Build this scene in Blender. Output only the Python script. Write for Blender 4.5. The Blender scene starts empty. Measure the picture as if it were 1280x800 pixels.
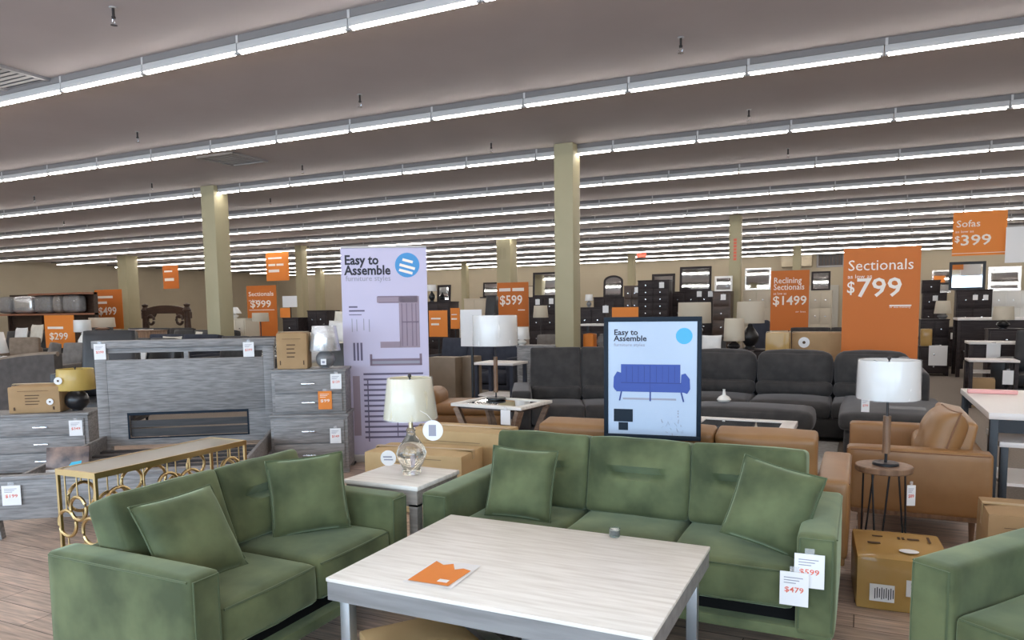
DAY = 135.0; EXPO = 0.75; TUBE = 16.5
import bpy, bmesh, math, random
from mathutils import Vector, Matrix, noise
random.seed(7)
C = bpy.context.scene.collection
PI = math.pi
H = 1.5                                    # eye height of the photographer
F, YAW, PITCH, ROLL, CY = 919.90, 0.44513631, 0.0927777, 0.0127148, 473.02   # solved from the room's own straight lines

# ------------------------------------------------------------------ camera solution
def _rot():
    f = Vector((-math.sin(YAW)*math.cos(PITCH), math.cos(YAW)*math.cos(PITCH), -math.sin(PITCH)))
    r = Vector((math.cos(YAW), math.sin(YAW), 0)); d = f.cross(r)
    c, s = math.cos(ROLL), math.sin(ROLL)
    return r*c + d*s, -r*s + d*c, f
RR, RD, RF = _rot()
FX, FY = -math.sin(YAW), math.cos(YAW)
def ray(x, y): return RR*((x-640)/F) + RD*((y-CY)/F) + RF
def G(x, y, z):                            # the point at height z seen at that place of the photograph
    d = ray(x, y); q = d*((z-H)/d.z); return Vector((q.x, q.y, z))
def at(x, y, D):                           # the point at horizontal distance D ahead
    d = ray(x, y); q = d*(D/(d.x*FX+d.y*FY)); return Vector((q.x, q.y, q.z+H))
def VY(x, y, Y):                           # the point on the plane Y = const
    d = ray(x, y); q = d*(Y/d.y); return Vector((q.x, q.y, q.z+H))

# ------------------------------------------------------------------ materials
MATS = {}
def mat(name, col, rough=.6, metal=0, col2=None, scale=6, stretch=(1,1,1), bump=0, sheen=0, sheen_col=None,
        emit=0, trans=0, spec=.5, coat=0, detail=4, alpha=1, contrast=(.35,.65), coords='Object'):
    m = bpy.data.materials.new(name); m.use_nodes = True; MATS[name] = m
    nt = m.node_tree; b = nt.nodes['Principled BSDF']; L = nt.links
    b.inputs['Base Color'].default_value = (*col, 1); b.inputs['Roughness'].default_value = rough
    b.inputs['Metallic'].default_value = metal; b.inputs['Specular IOR Level'].default_value = spec
    b.inputs['Coat Weight'].default_value = coat; b.inputs['Coat Roughness'].default_value = .08
    b.inputs['Transmission Weight'].default_value = trans; b.inputs['Alpha'].default_value = alpha
    if sheen:
        b.inputs['Sheen Weight'].default_value = sheen; b.inputs['Sheen Roughness'].default_value = .45
        b.inputs['Sheen Tint'].default_value = (*(sheen_col or col), 1)
    if emit:
        b.inputs['Emission Color'].default_value = (*col, 1); b.inputs['Emission Strength'].default_value = emit
    if col2 or bump:
        tc = nt.nodes.new('ShaderNodeTexCoord'); mp = nt.nodes.new('ShaderNodeMapping')
        mp.inputs['Scale'].default_value = stretch; n = nt.nodes.new('ShaderNodeTexNoise')
        n.inputs['Scale'].default_value = scale; n.inputs['Detail'].default_value = detail
        L.new(tc.outputs[coords], mp.inputs[0]); L.new(mp.outputs[0], n.inputs['Vector'])
        if col2:
            r = nt.nodes.new('ShaderNodeValToRGB'); e = r.color_ramp.elements
            e[0].position, e[1].position = contrast; e[0].color = (*col, 1); e[1].color = (*col2, 1)
            L.new(n.outputs['Fac'], r.inputs[0]); L.new(r.outputs[0], b.inputs['Base Color'])
        if bump:
            bp = nt.nodes.new('ShaderNodeBump'); bp.inputs['Strength'].default_value = bump
            bp.inputs['Distance'].default_value = .01
            L.new(n.outputs['Fac'], bp.inputs['Height']); L.new(bp.outputs[0], b.inputs['Normal'])
    return m
def plank_mat():
    m = mat('wood_planks', (.2,.12,.08), rough=.36, spec=.5)
    nt = m.node_tree; L = nt.links; b = nt.nodes['Principled BSDF']
    tc = nt.nodes.new('ShaderNodeTexCoord'); br = nt.nodes.new('ShaderNodeTexBrick')
    br.inputs['Scale'].default_value = 1; br.inputs['Brick Width'].default_value = 1.22; br.inputs['Row Height'].default_value = .16
    br.inputs['Mortar Size'].default_value = .0025; br.offset = .37; br.inputs['Bias'].default_value = 0
    br.inputs['Color1'].default_value = (.45,.335,.262,1); br.inputs['Color2'].default_value = (.60,.46,.37,1); br.inputs['Mortar'].default_value = (.08,.05,.035,1)
    L.new(tc.outputs['Object'], br.inputs['Vector'])
    mp = nt.nodes.new('ShaderNodeMapping'); mp.inputs['Scale'].default_value = (1.5, 18, 1); n = nt.nodes.new('ShaderNodeTexNoise')
    n.inputs['Scale'].default_value = 3; n.inputs['Detail'].default_value = 6; L.new(tc.outputs['Object'], mp.inputs[0]); L.new(mp.outputs[0], n.inputs['Vector'])
    r = nt.nodes.new('ShaderNodeValToRGB'); r.color_ramp.elements[0].color = (.55,.55,.55,1); r.color_ramp.elements[1].color = (1.25,1.22,1.2,1)
    r.color_ramp.elements[0].position = .3; r.color_ramp.elements[1].position = .7
    L.new(n.outputs['Fac'], r.inputs[0]); mx = nt.nodes.new('ShaderNodeMix'); mx.data_type = 'RGBA'; mx.blend_type = 'MULTIPLY'; mx.inputs[0].default_value = 1
    L.new(br.outputs['Color'], mx.inputs[6]); L.new(r.outputs[0], mx.inputs[7]); L.new(mx.outputs[2], b.inputs['Base Color'])
    return m
plank_mat()
mat('carpet', (.20,.165,.135), .95, col2=(.27,.225,.19), scale=60, bump=.3)
mat('ceiling_paint', (.43,.385,.38), .8, col2=(.455,.41,.405), scale=1.2)
mat('wall_khaki', (.43,.365,.265), .8, col2=(.45,.385,.28), scale=1)
mat('column_khaki', (.40,.355,.22), .6, col2=(.43,.38,.24), scale=1.5)
mat('fixture_white', (.50,.485,.475), .5)
mat('gap_shadow_grey', (.19,.175,.17), .7)  # dark tone of the shaded gap above the light housings
mat('tube_light', (1,.955,.90), .5, emit=TUBE)
mat('black_metal', (.02,.022,.026), .4, .3)
mat('dark_bronze', (.05,.045,.045), .45, .6)
mat('velvet_green', (.040,.055,.020), .8, col2=(.122,.148,.064), scale=3.6, detail=5, sheen=.5, sheen_col=(.74,.90,.62), bump=.1, contrast=(.38,.64))
mat('velvet_piping', (.065,.09,.04), .75, sheen=.5, sheen_col=(.7,.8,.55))
mat('gold_metal', (.56,.41,.20), .34, 1)
mat('pale_gold', (.80,.68,.45), .35, 1)
mat('whitewash_wood', (.71,.67,.61), .45, col2=(.88,.85,.80), scale=3.2, stretch=(1.2,14,6), detail=6, contrast=(.3,.62))
mat('greywash_wood', (.33,.30,.27), .5, col2=(.47,.43,.39), scale=3.2, stretch=(1.2,14,14), detail=6)
mat('greige_apron', (.20,.195,.195), .5, col2=(.27,.265,.265), scale=3, stretch=(1,6,10))
mat('steel_grey', (.40,.41,.42), .38, .75)
mat('grey_wood', (.17,.163,.162), .5, col2=(.30,.288,.285), scale=3.0, stretch=(2.4,9,24), detail=8, bump=.1)
mat('board_brown', (.20,.145,.095), .6, col2=(.24,.175,.12), scale=4)
mat('red_wood', (.30,.125,.075), .4, col2=(.38,.17,.10), scale=3, stretch=(1,8,8))
mat('grey_wood_dark', (.035,.033,.035), .6, col2=(.06,.056,.056), scale=3, stretch=(1,5,12))
mat('espresso', (.020,.014,.015), .55, spec=.3, col2=(.036,.026,.027), scale=3, stretch=(1,8,8))
mat('dark_wood', (.045,.026,.018), .4, col2=(.075,.043,.03), scale=3, stretch=(1,8,8))
mat('walnut', (.17,.095,.055), .45, col2=(.27,.16,.095), scale=4, stretch=(8,8,1.2), detail=5)
mat('reclaimed_wood', (.15,.095,.065), .55, col2=(.26,.175,.12), scale=3, stretch=(2,9,9))
mat('tan_leather', (.265,.130,.046), .42, col2=(.32,.165,.063), scale=4, bump=.05, spec=.5)
mat('tan_seam', (.22,.10,.045), .5)
mat('charcoal_fabric', (.028,.026,.026), .85, col2=(.046,.042,.041), scale=9, sheen=.35, sheen_col=(.6,.58,.6), bump=.08)
mat('grey_fabric', (.14,.125,.115), .85, col2=(.19,.17,.155), scale=9, sheen=.2, bump=.1)
mat('black_leather', (.018,.02,.023), .38, col2=(.03,.03,.035), scale=5)
mat('gap_shadow_black', (.008,.008,.008), .95, spec=.1)  # near-black tone for the shade under the seat cushions
mat('navy_fabric', (.022,.026,.042), .8, col2=(.032,.036,.055), scale=8)
mat('cream_fabric', (.66,.61,.52), .8, col2=(.74,.69,.60), scale=9)
mat('white_fabric', (.76,.75,.74), .8, col2=(.82,.81,.80), scale=9)
mat('cardboard', (.36,.228,.108), .75, col2=(.42,.27,.135), scale=4)
mat('cardboard_yellow', (.42,.245,.055), .55, col2=(.47,.285,.08), scale=4, coat=.3)
mat('kraft_pale', (.50,.345,.165), .7, col2=(.57,.405,.205), scale=4)
mat('taupe_fabric', (.065,.056,.052), .85, col2=(.09,.078,.072), scale=9, sheen=.2)
mat('carton_tape', (.50,.36,.19), .3)
mat('print_brown', (.10,.055,.03), .8)
mat('print_dark', (.035,.035,.05), .8)
mat('print_grey', (.33,.33,.40), .8)
mat('print_red', (.75,.16,.10), .7)
mat('paper_white', (.84,.84,.85), .6)
mat('sign_orange_shaded', (.60,.155,.016), .6)  # orange darkened, the shade on the big signs' faces is in the colour
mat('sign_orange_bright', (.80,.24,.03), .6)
mat('sign_print', (.93,.84,.76), .6)
mat('banner_face', (.57,.53,.70), .5)
mat('poster_face', (.42,.51,.65), .35, coat=.15)
mat('badge_blue', (.055,.29,.62), .5)
mat('badge_cyan', (.06,.40,.66), .5)
mat('sofa_blue', (.035,.075,.33), .6); mat('sofa_blue_dark', (.022,.045,.22), .6)
mat('print_wood', (.34,.27,.33), .7); mat('print_wood_dark', (.24,.18,.24), .7); mat('print_slate', (.14,.12,.20), .7)
mat('frame_navy', (.008,.016,.028), .55, spec=.2)
mat('shade_white', (.80,.79,.77), .32, coat=.6)
mat('shade_cream', (.72,.66,.48), .34, coat=.7)
mat('shade_gold', (.52,.36,.09), .5, coat=.3)
mat('shade_beige', (.60,.53,.42), .7)
mat('plastic_wrap', (.9,.92,.95), .12, trans=.0, alpha=.22, spec=.9)
mat('silver_glass', (.82,.84,.86), .22, .8)
mat('lamp_glass', (.93,.88,.76), .06, trans=.88, spec=.6)
mat('clear_glass', (.85,.93,.90), .05, trans=.9)
mat('grey_ceramic', (.20,.20,.205), .4)
mat('black_ceramic', (.014,.014,.016), .3)
mat('white_ceramic', (.85,.84,.80), .25)
mat('mirror_glass', (.88,.90,.91), .03, 1)
mat('smoked_glass', (.20,.175,.135), .28, .0, spec=.7)
mat('white_top', (.82,.77,.74), .35)
mat('pink_card', (.83,.42,.40), .55)
mat('chrome', (.78,.79,.82), .18, 1)
mat('rug_dark', (.075,.068,.075), .95, col2=(.19,.18,.19), scale=38, bump=.6)
mat('rug_pale', (.50,.48,.46), .95, col2=(.66,.64,.62), scale=22, bump=.3)
mat('vent_metal', (.30,.29,.29), .5); mat('vent_dark', (.06,.055,.055), .7)
mat('plant_green', (.12,.18,.05), .7)
mat('copper_top', (.42,.25,.17), .4)
mat('brown_fabric', (.20,.15,.11), .85, col2=(.26,.20,.15), scale=9)
mat('pebble_print', (.62,.58,.52), .8, col2=(.06,.055,.05), scale=24, detail=1, contrast=(.45,.55))
mat('brochure_dark', (.05,.04,.045), .35, col2=(.30,.20,.16), scale=9)
mat('cyan_print', (.05,.50,.72), .5)
mat('window_glass', (.8,.9,1), .05, trans=.9)
mat('door_grey', (.45,.43,.38), .5)

# ------------------------------------------------------------------ mesh builder
class MB:
    def __init__(s): s.bm = bmesh.new(); s.M = Matrix.Identity(4); s.mi = 0
    def _fin(s, verts, mi=None):
        for v in verts: v.co = s.M @ v.co
        fs = {f for v in verts for f in v.link_faces}
        for f in fs: f.material_index = s.mi if mi is None else mi
        return s
    def box(s, x0, x1, y0, y1, z0, z1, bev=0, seg=2, mi=None):
        r = bmesh.ops.create_cube(s.bm, size=1)
        vs = r['verts']
        for v in vs: v.co = Vector(((x0+x1)/2+v.co.x*(x1-x0), (y0+y1)/2+v.co.y*(y1-y0), (z0+z1)/2+v.co.z*(z1-z0)))
        if bev:
            es = list({e for v in vs for e in v.link_edges})
            n0 = set(s.bm.verts)-set(vs)
            bmesh.ops.bevel(s.bm, geom=es, offset=bev, segments=seg, affect='EDGES', profile=.5)
            vs = [v for v in s.bm.verts if v not in n0]
        return s._fin(vs, mi)
    def soft(s, c, dims, r=.03, puff=(0,0,0), n=9, crease=None, wob=0, tilt=0, seed=0, mi=None):
        """padded rounded block; puff = bulge of the x, y and z faces; crease = (height, depth, half width) pressed into the -y face"""
        q = bmesh.ops.create_cube(s.bm, size=2); n0 = set(s.bm.verts)-set(q['verts'])
        es = list({e for v in q['verts'] for e in v.link_edges})
        bmesh.ops.subdivide_edges(s.bm, edges=es, cuts=n, use_grid_fill=True)
        vs = [v for v in s.bm.verts if v not in n0]
        hx, hy, hz = (d/2 for d in dims); T = Matrix.Rotation(tilt, 4, 'X')
        for v in vs:
            u = Vector([math.sin(max(-1,min(1,t))*PI/2) for t in v.co])
            p = Vector((u.x*hx, u.y*hy, u.z*hz))
            k = Vector([max(-(h-r), min(h-r, a)) for a, h in zip(p, (hx,hy,hz))]); d = p-k
            if d.length > 1e-9: p = k + d.normalized()*r
            fx, fy, fz = 1-u.x**2, 1-u.y**2, 1-u.z**2
            p.x += u.x*puff[0]*fy*fz; p.y += u.y*puff[1]*fx*fz; p.z += u.z*puff[2]*fx*fy
            if crease and u.y < -.2:
                zc, dep, hw = crease; w = 1/(1+math.exp((abs(u.x)-hw)*14))
                g = u.z-zc
                p.y += w*(dep*math.exp(-(g/.07)**2) - dep*.35*math.exp(-((g-.22)/.14)**2))
            if wob:
                m = noise.noise(Vector((p.x*5+seed*3.1, p.y*5, p.z*5))); p += p.normalized()*m*wob
            v.co = (T @ p) + Vector(c)
        return s._fin(vs, mi)
    def pillow(s, w, h, t, n=18, seed=0, mi=None):
        """knife edged scatter cushion in the XZ plane, faces to -y and +y"""
        grid = {}
        for sd in (-1, 1):
            for i in range(n+1):
                for j in range(n+1):
                    u, v = i/n*2-1, j/n*2-1; edge = i in (0,n) or j in (0,n)
                    if edge and sd == 1: grid[(1,i,j)] = grid[(-1,i,j)]; continue
                    x = u*w/2*(1-.055*(1-v*v)); z = v*h/2*(1-.055*(1-u*u))
                    th = t/2*((1-u**4)*(1-v**4))**.55*(1+.10*noise.noise(Vector((u*1.7+seed,v*1.7,sd*3.))))
                    grid[(sd,i,j)] = s.bm.verts.new((x, sd*th, z))
        for sd in (-1, 1):
            for i in range(n):
                for j in range(n):
                    f = [grid[(sd,i,j)], grid[(sd,i+1,j)], grid[(sd,i+1,j+1)], grid[(sd,i,j+1)]]
                    if sd == 1: f.reverse()
                    try: s.bm.faces.new(f)
                    except ValueError: pass
        return s._fin(list(set(grid.values())), mi)
    def lathe(s, prof, n=24, c=(0,0,0), mi=None):
        rings, vs = [], []
        for r, z in prof:
            if r < 1e-6: ring = [s.bm.verts.new((c[0], c[1], c[2]+z))]
            else: ring = [s.bm.verts.new((c[0]+r*math.cos(2*PI*i/n), c[1]+r*math.sin(2*PI*i/n), c[2]+z)) for i in range(n)]
            rings.append(ring); vs += ring
        for a, b in zip(rings, rings[1:]):
            for i in range(n):
                j = (i+1) % n
                if len(a) == 1 and len(b) == 1: continue
                if len(a) == 1: s.bm.faces.new((a[0], b[j], b[i]))
                elif len(b) == 1: s.bm.faces.new((a[i], a[j], b[0]))
                else: s.bm.faces.new((a[i], a[j], b[j], b[i]))
        return s._fin(vs, mi)
    def tube(s, pts, r, n=8, closed=False, mi=None):
        pts = [Vector(p) for p in pts]; rings, vs = [], []; N = len(pts)
        for i, p in enumerate(pts):
            a = pts[(i-1) % N] if (closed or i > 0) else p; b = pts[(i+1) % N] if (closed or i < N-1) else p
            t = (b-a).normalized(); up = Vector((0,0,1)) if abs(t.z) < .9 else Vector((0,1,0))
            x = t.cross(up).normalized(); y = x.cross(t).normalized()
            ring = [s.bm.verts.new(p + x*r*math.cos(2*PI*k/n) + y*r*math.sin(2*PI*k/n)) for k in range(n)]
            rings.append(ring); vs += ring
        for i in range(N if closed else N-1):
            a, b = rings[i], rings[(i+1) % N]
            for k in range(n): s.bm.faces.new((a[k], a[(k+1)%n], b[(k+1)%n], b[k]))
        if not closed: s.bm.faces.new(list(reversed(rings[0]))); s.bm.faces.new(rings[-1])
        return s._fin(vs, mi)
    def bar(s, a, b, w, t, mi=None):                     # rectangular bar from a to b
        a, b = Vector(a), Vector(b); d = (b-a).normalized(); up = Vector((0,0,1)) if abs(d.z) < .95 else Vector((0,1,0))
        x = d.cross(up).normalized()*w/2; y = x.cross(d).normalized()*t/2
        A = [s.bm.verts.new(p+i*x+j*y) for p in (a, b) for i, j in ((-1,-1),(1,-1),(1,1),(-1,1))]
        for q in ((3,2,1,0),(4,5,6,7),(0,1,5,4),(1,2,6,5),(2,3,7,6),(3,0,4,7)): s.bm.faces.new([A[k] for k in q])
        return s._fin(A, mi)
    def prism(s, poly, y0, y1, mi=None):                 # polygon in XZ pushed along y
        a = [s.bm.verts.new((x, y0, z)) for x, z in poly]; b = [s.bm.verts.new((x, y1, z)) for x, z in poly]
        s.bm.faces.new(a); s.bm.faces.new(list(reversed(b)))
        for i in range(len(poly)):
            j = (i+1) % len(poly); s.bm.faces.new((a[j], a[i], b[i], b[j]))
        return s._fin(a+b, mi)
    def disc(s, x, z, r, y0, y1, n=28, sx=1, mi=None):
        return s.prism([(x+r*sx*math.cos(2*PI*i/n), z+r*math.sin(2*PI*i/n)) for i in range(n)], y0, y1, mi)
    def text(s, body, x, z, size, y=-.001, bold=0, align='LEFT', rot=0, width=None, mi=None):
        cu = bpy.data.curves.new('t', 'FONT'); cu.body = body; cu.size = size; cu.align_x = align; cu.offset = bold; cu.extrude = .0004
        cu.resolution_u = 2
        ob = bpy.data.objects.new('t', cu); C.objects.link(ob); dg = bpy.context.evaluated_depsgraph_get(); dg.update()
        me = bpy.data.meshes.new_from_object(ob.evaluated_get(dg)); bpy.data.objects.remove(ob); bpy.data.curves.remove(cu)
        n0 = set(s.bm.verts); s.bm.from_mesh(me); bpy.data.meshes.remove(me)
        vs = [v for v in s.bm.verts if v not in n0]
        if not vs: return s
        sx = 1
        if width: xs = [v.co.x for v in vs]; sx = width/max(1e-6, max(xs)-min(xs))
        T = Matrix.Translation((x, y, z)) @ Matrix.Rotation(rot, 4, 'Y') @ Matrix.Rotation(PI/2, 4, 'X') @ Matrix.Diagonal((sx,1,1,1))
        for v in vs: v.co = T @ v.co
        return s._fin(vs, mi)
    def mesh(s, name, mats, smooth=35):
        bmesh.ops.recalc_face_normals(s.bm, faces=s.bm.faces)
        me = bpy.data.meshes.new(name); s.bm.to_mesh(me); s.bm.free()
        for m in (mats if isinstance(mats, (list, tuple)) else [mats]): me.materials.append(MATS[m])
        if smooth:
            for p in me.polygons: p.use_smooth = True
            me.set_sharp_from_angle(angle=math.radians(smooth))
        return me

def obj(name, mb, mats, parent=None, smooth=35, loc=None, rot=None):
    o = bpy.data.objects.new(name, mb if isinstance(mb, bpy.types.Mesh) else mb.mesh(name, mats, smooth)); C.objects.link(o)
    if parent: o.parent = parent
    if loc is not None: o.location = loc
    if rot is not None: o.rotation_euler = rot
    return o
def tag(o, label, cat, group=None, kind=None):
    o['label'] = label; o['category'] = cat
    if group: o['group'] = group
    if kind: o['kind'] = kind
    return o
def thing(name, label, cat, loc=(0,0,0), rz=0, group=None, rot=None):
    o = bpy.data.objects.new(name, None); C.objects.link(o); o.empty_display_size = .1
    o.location = loc; o.rotation_euler = rot or (0, 0, rz)
    return tag(o, label, cat, group)
def struct(name, mb, mats, smooth=0, loc=None):
    o = obj(name, mb, mats, None, smooth, loc); o['kind'] = 'structure'; return o
def copy_tree(o, parent=None):
    c = o.copy(); C.objects.link(c)
    if parent: c.parent = parent
    for ch in list(o.children): copy_tree(ch, c)
    return c
def rot2(x, y, a): return (x*math.cos(a)-y*math.sin(a), x*math.sin(a)+y*math.cos(a))

# ------------------------------------------------------------------ kits used by many things
def price_tag(label, loc, rz, w=.10, h=.14, price='$599', orange=False, tilt=0, detail=True, group=None):
    t = thing('price_tag', label, 'price tag', loc, group=group, rot=(tilt, 0, rz))
    obj('card', MB().box(-w/2, w/2, -.0015, .0015, 0, h, 0), 'sign_orange_bright' if orange else 'paper_white', t)
    obj('hang_clip', MB().box(-w*.16, w*.16, -.001, .004, h-.002, h+.022), 'plastic_wrap', t, 0)
    if detail:
        m = MB(); ink = 'sign_print' if orange else 'print_red'
        m.text(price, 0, h*.40, h*.22, -.0018, .0004, 'CENTER', width=w*.66)
        obj('price_print', m, ink, t, 0)
        m = MB()
        for k in range(3): m.box(-w*.36, w*(.3-.12*k), -.0022, -.0016, h*(.82-.08*k), h*(.845-.08*k))
        obj('text_lines', m, 'sign_print' if orange else 'print_grey', t, 0)
    return t
def carton(label, loc, w, d, h, rz=0, m='cardboard', lines=True, sticker=None, group=None, tape=True, name='cardboard_box', bulge=.012, marks=0):
    t = thing(name, label, 'box', loc, rz, group)
    b = MB(); b.soft((0,0,h/2), (w,d,h), r=min(.012,h*.1), puff=(bulge*.6,bulge*.6,bulge), n=5)
    for v in b.bm.verts: v.co.z = max(v.co.z, 0)
    obj('carton', b, m, t)
    if tape: obj('tape', MB().box(-w*.505, w*.505, -.025, .025, h+bulge*.75, h+bulge*1.05).box(-w*.508-bulge*.2, -w*.5-bulge*.1, -.025, .025, h*.72, h+.004).box(w*.5+bulge*.1, w*.508+bulge*.2, -.025, .025, h*.72, h+.004), 'carton_tape', t)
    if lines:
        p = MB(); y = -d/2-bulge*.62
        for k in range(4): p.box(-w*.16, w*(.12-.03*(k%2)), y-.0012, y, h*(.66-.11*k), h*(.69-.11*k))
        for sx in (-.4, .36): p.box(w*sx, w*(sx+.035), y-.0002+bulge*.35, y+bulge*.5, h*.12, h*.24)
        p.tube([(-w*.3, y-.0005, h*.84), (w*.3, y-.0005, h*.84)], .0015, 5)
        obj('box_print', p, 'print_brown', t, 0)
    if sticker:
        sx, sz, r = sticker; y = -d/2-bulge*.7
        s_ = obj('round_sticker', MB().disc(sx*w, sz*h, r, y-.002, y-.0004), 'paper_white', t, 0)
        obj('sticker_print', MB().disc(sx*w, sz*h, r*.28, y-.003, y-.002), 'print_brown', s_, 0)
    return t
def shade_mesh(rb, rt, h, z0, n=40):
    return MB().lathe([(rb-.004,z0+.004),(rb,z0),(rb+.003,z0+.006),(rt+.003,z0+h-.006),(rt,z0+h),(rt-.006,z0+h-.003),(rb-.006,z0+.005),(rb-.004,z0+.004)], n)
def table_lamp(label, loc, base, z_sh, rb, rt, hsh, shade='shade_white', name='table_lamp', group=None, detail=True, wrap=False, rz=0):
    """base = list of (part name, profile, material)"""
    t = thing(name, label, 'lamp', loc, rz, group)
    for nm, prof, m in base: obj(nm, MB().lathe(prof, 28 if detail else 14), m, t, 40)
    s_ = obj('lamp_shade', shade_mesh(rb, rt, hsh, z_sh, 44 if detail else 20), shade, t, 50)
    if detail:
        sp = MB()
        for k in range(3):
            a = 2*PI*k/3; sp.tube([(0,0,z_sh+hsh-.03), ((rt-.004)*math.cos(a), (rt-.004)*math.sin(a), z_sh+hsh-.012)], .002, 5)
        sp.tube([(0,0,z_sh-.02),(0,0,z_sh+hsh-.02)], .004, 6)
        obj('shade_fitter', sp, 'dark_bronze', t)
        obj('finial', MB().lathe([(0,z_sh+hsh-.03),(.006,z_sh+hsh-.03),(.004,z_sh+hsh),(.011,z_sh+hsh+.008),(.009,z_sh+hsh+.018),(0,z_sh+hsh+.024)], 12), 'dark_bronze', t)
    if wrap:                                            # crinkled clear film round the shade
        w = MB(); n = 60; vs = []
        for j in range(7):
            ring = []
            for i in range(n):
                a = 2*PI*i/n; f = j/6; r = rb+(rt-rb)*f+.006+.007*noise.noise(Vector((math.cos(a)*7, math.sin(a)*7, f*1.6+loc[0])))
                ring.append(w.bm.verts.new((r*math.cos(a), r*math.sin(a), z_sh-.004+(hsh+.008)*f)))
            vs.append(ring)
        for a_, b_ in zip(vs, vs[1:]):
            for i in range(n): w.bm.faces.new((a_[i], a_[(i+1)%n], b_[(i+1)%n], b_[i]))
        obj('plastic_wrapping', w, 'plastic_wrap', s_, 180)
    return t
def stem_base(h, rbase, rstem, m1='dark_bronze', m2='dark_bronze'):
    return [('lamp_base', [(0,0),(rbase,0),(rbase,.012),(rbase*.94,.018),(rstem*1.4,.022),(0,.022)], m1), ('stem', [(rstem,.02),(rstem,h),(0,h)], m2)]
def ball_base(r, m='grey_ceramic', h0=.0):
    pr = [(0,h0),(r*.45,h0)]+[(r*math.cos(a), h0+r*.95+r*.95*math.sin(a)) for a in [(-1.1+2.5*k/12) for k in range(13)]]+[(.012,h0+r*1.95),(.012,h0+r*1.95+.05),(0,h0+r*1.95+.05)]
    return [('lamp_base', pr, m)]
def gourd_base(h, r, m):
    return [('lamp_base', [(0,0),(r*.62,0),(r*.62,h*.06),(r*.5,h*.1),(r*.86,h*.28),(r,h*.42),(r*.9,h*.56),(r*.55,h*.72),(r*.28,h*.84),(r*.3,h*.9),(r*.18,h*.93),(r*.12,h),(0,h)], m)]
def scatter_pillow(label, loc, w, h, t, rz=0, lean=0, roll=0, m='velvet_green', piping=None, seed=0, group=None):
    """stands on its lower edge, leaning back by lean; loc = middle of the lower edge"""
    o = thing('throw_pillow', label, 'pillow', loc, group=group)
    o.matrix_world = Matrix.Translation(loc) @ Matrix.Rotation(rz, 4, 'Z') @ Matrix.Rotation(-lean, 4, 'X') @ Matrix.Rotation(roll, 4, 'Y') @ Matrix.Translation((0,0,h/2))
    obj('cover', MB().pillow(w, h, t, 22 if w > .3 and piping else 12, seed), m, o, 60)
    if piping:
        pts = []; n = 16
        for k in range(4):
            for i in range(n):
                u = -1+2*i/n; v = -1; q = (u*w/2*(1-.055*(1-v*v)), v*h/2*(1-.055*(1-u*u)))
                q = [(q[0],q[1]), (w/2*(1-.055*(1-u*u)), u*h/2), (-q[0],-q[1]), (-w/2*(1-.055*(1-u*u)), -u*h/2)][k]
                pts.append((q[0], 0, q[1]))
        obj('piping', MB().tube(pts, .0055, 6, True), piping, o)
    return o
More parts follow.
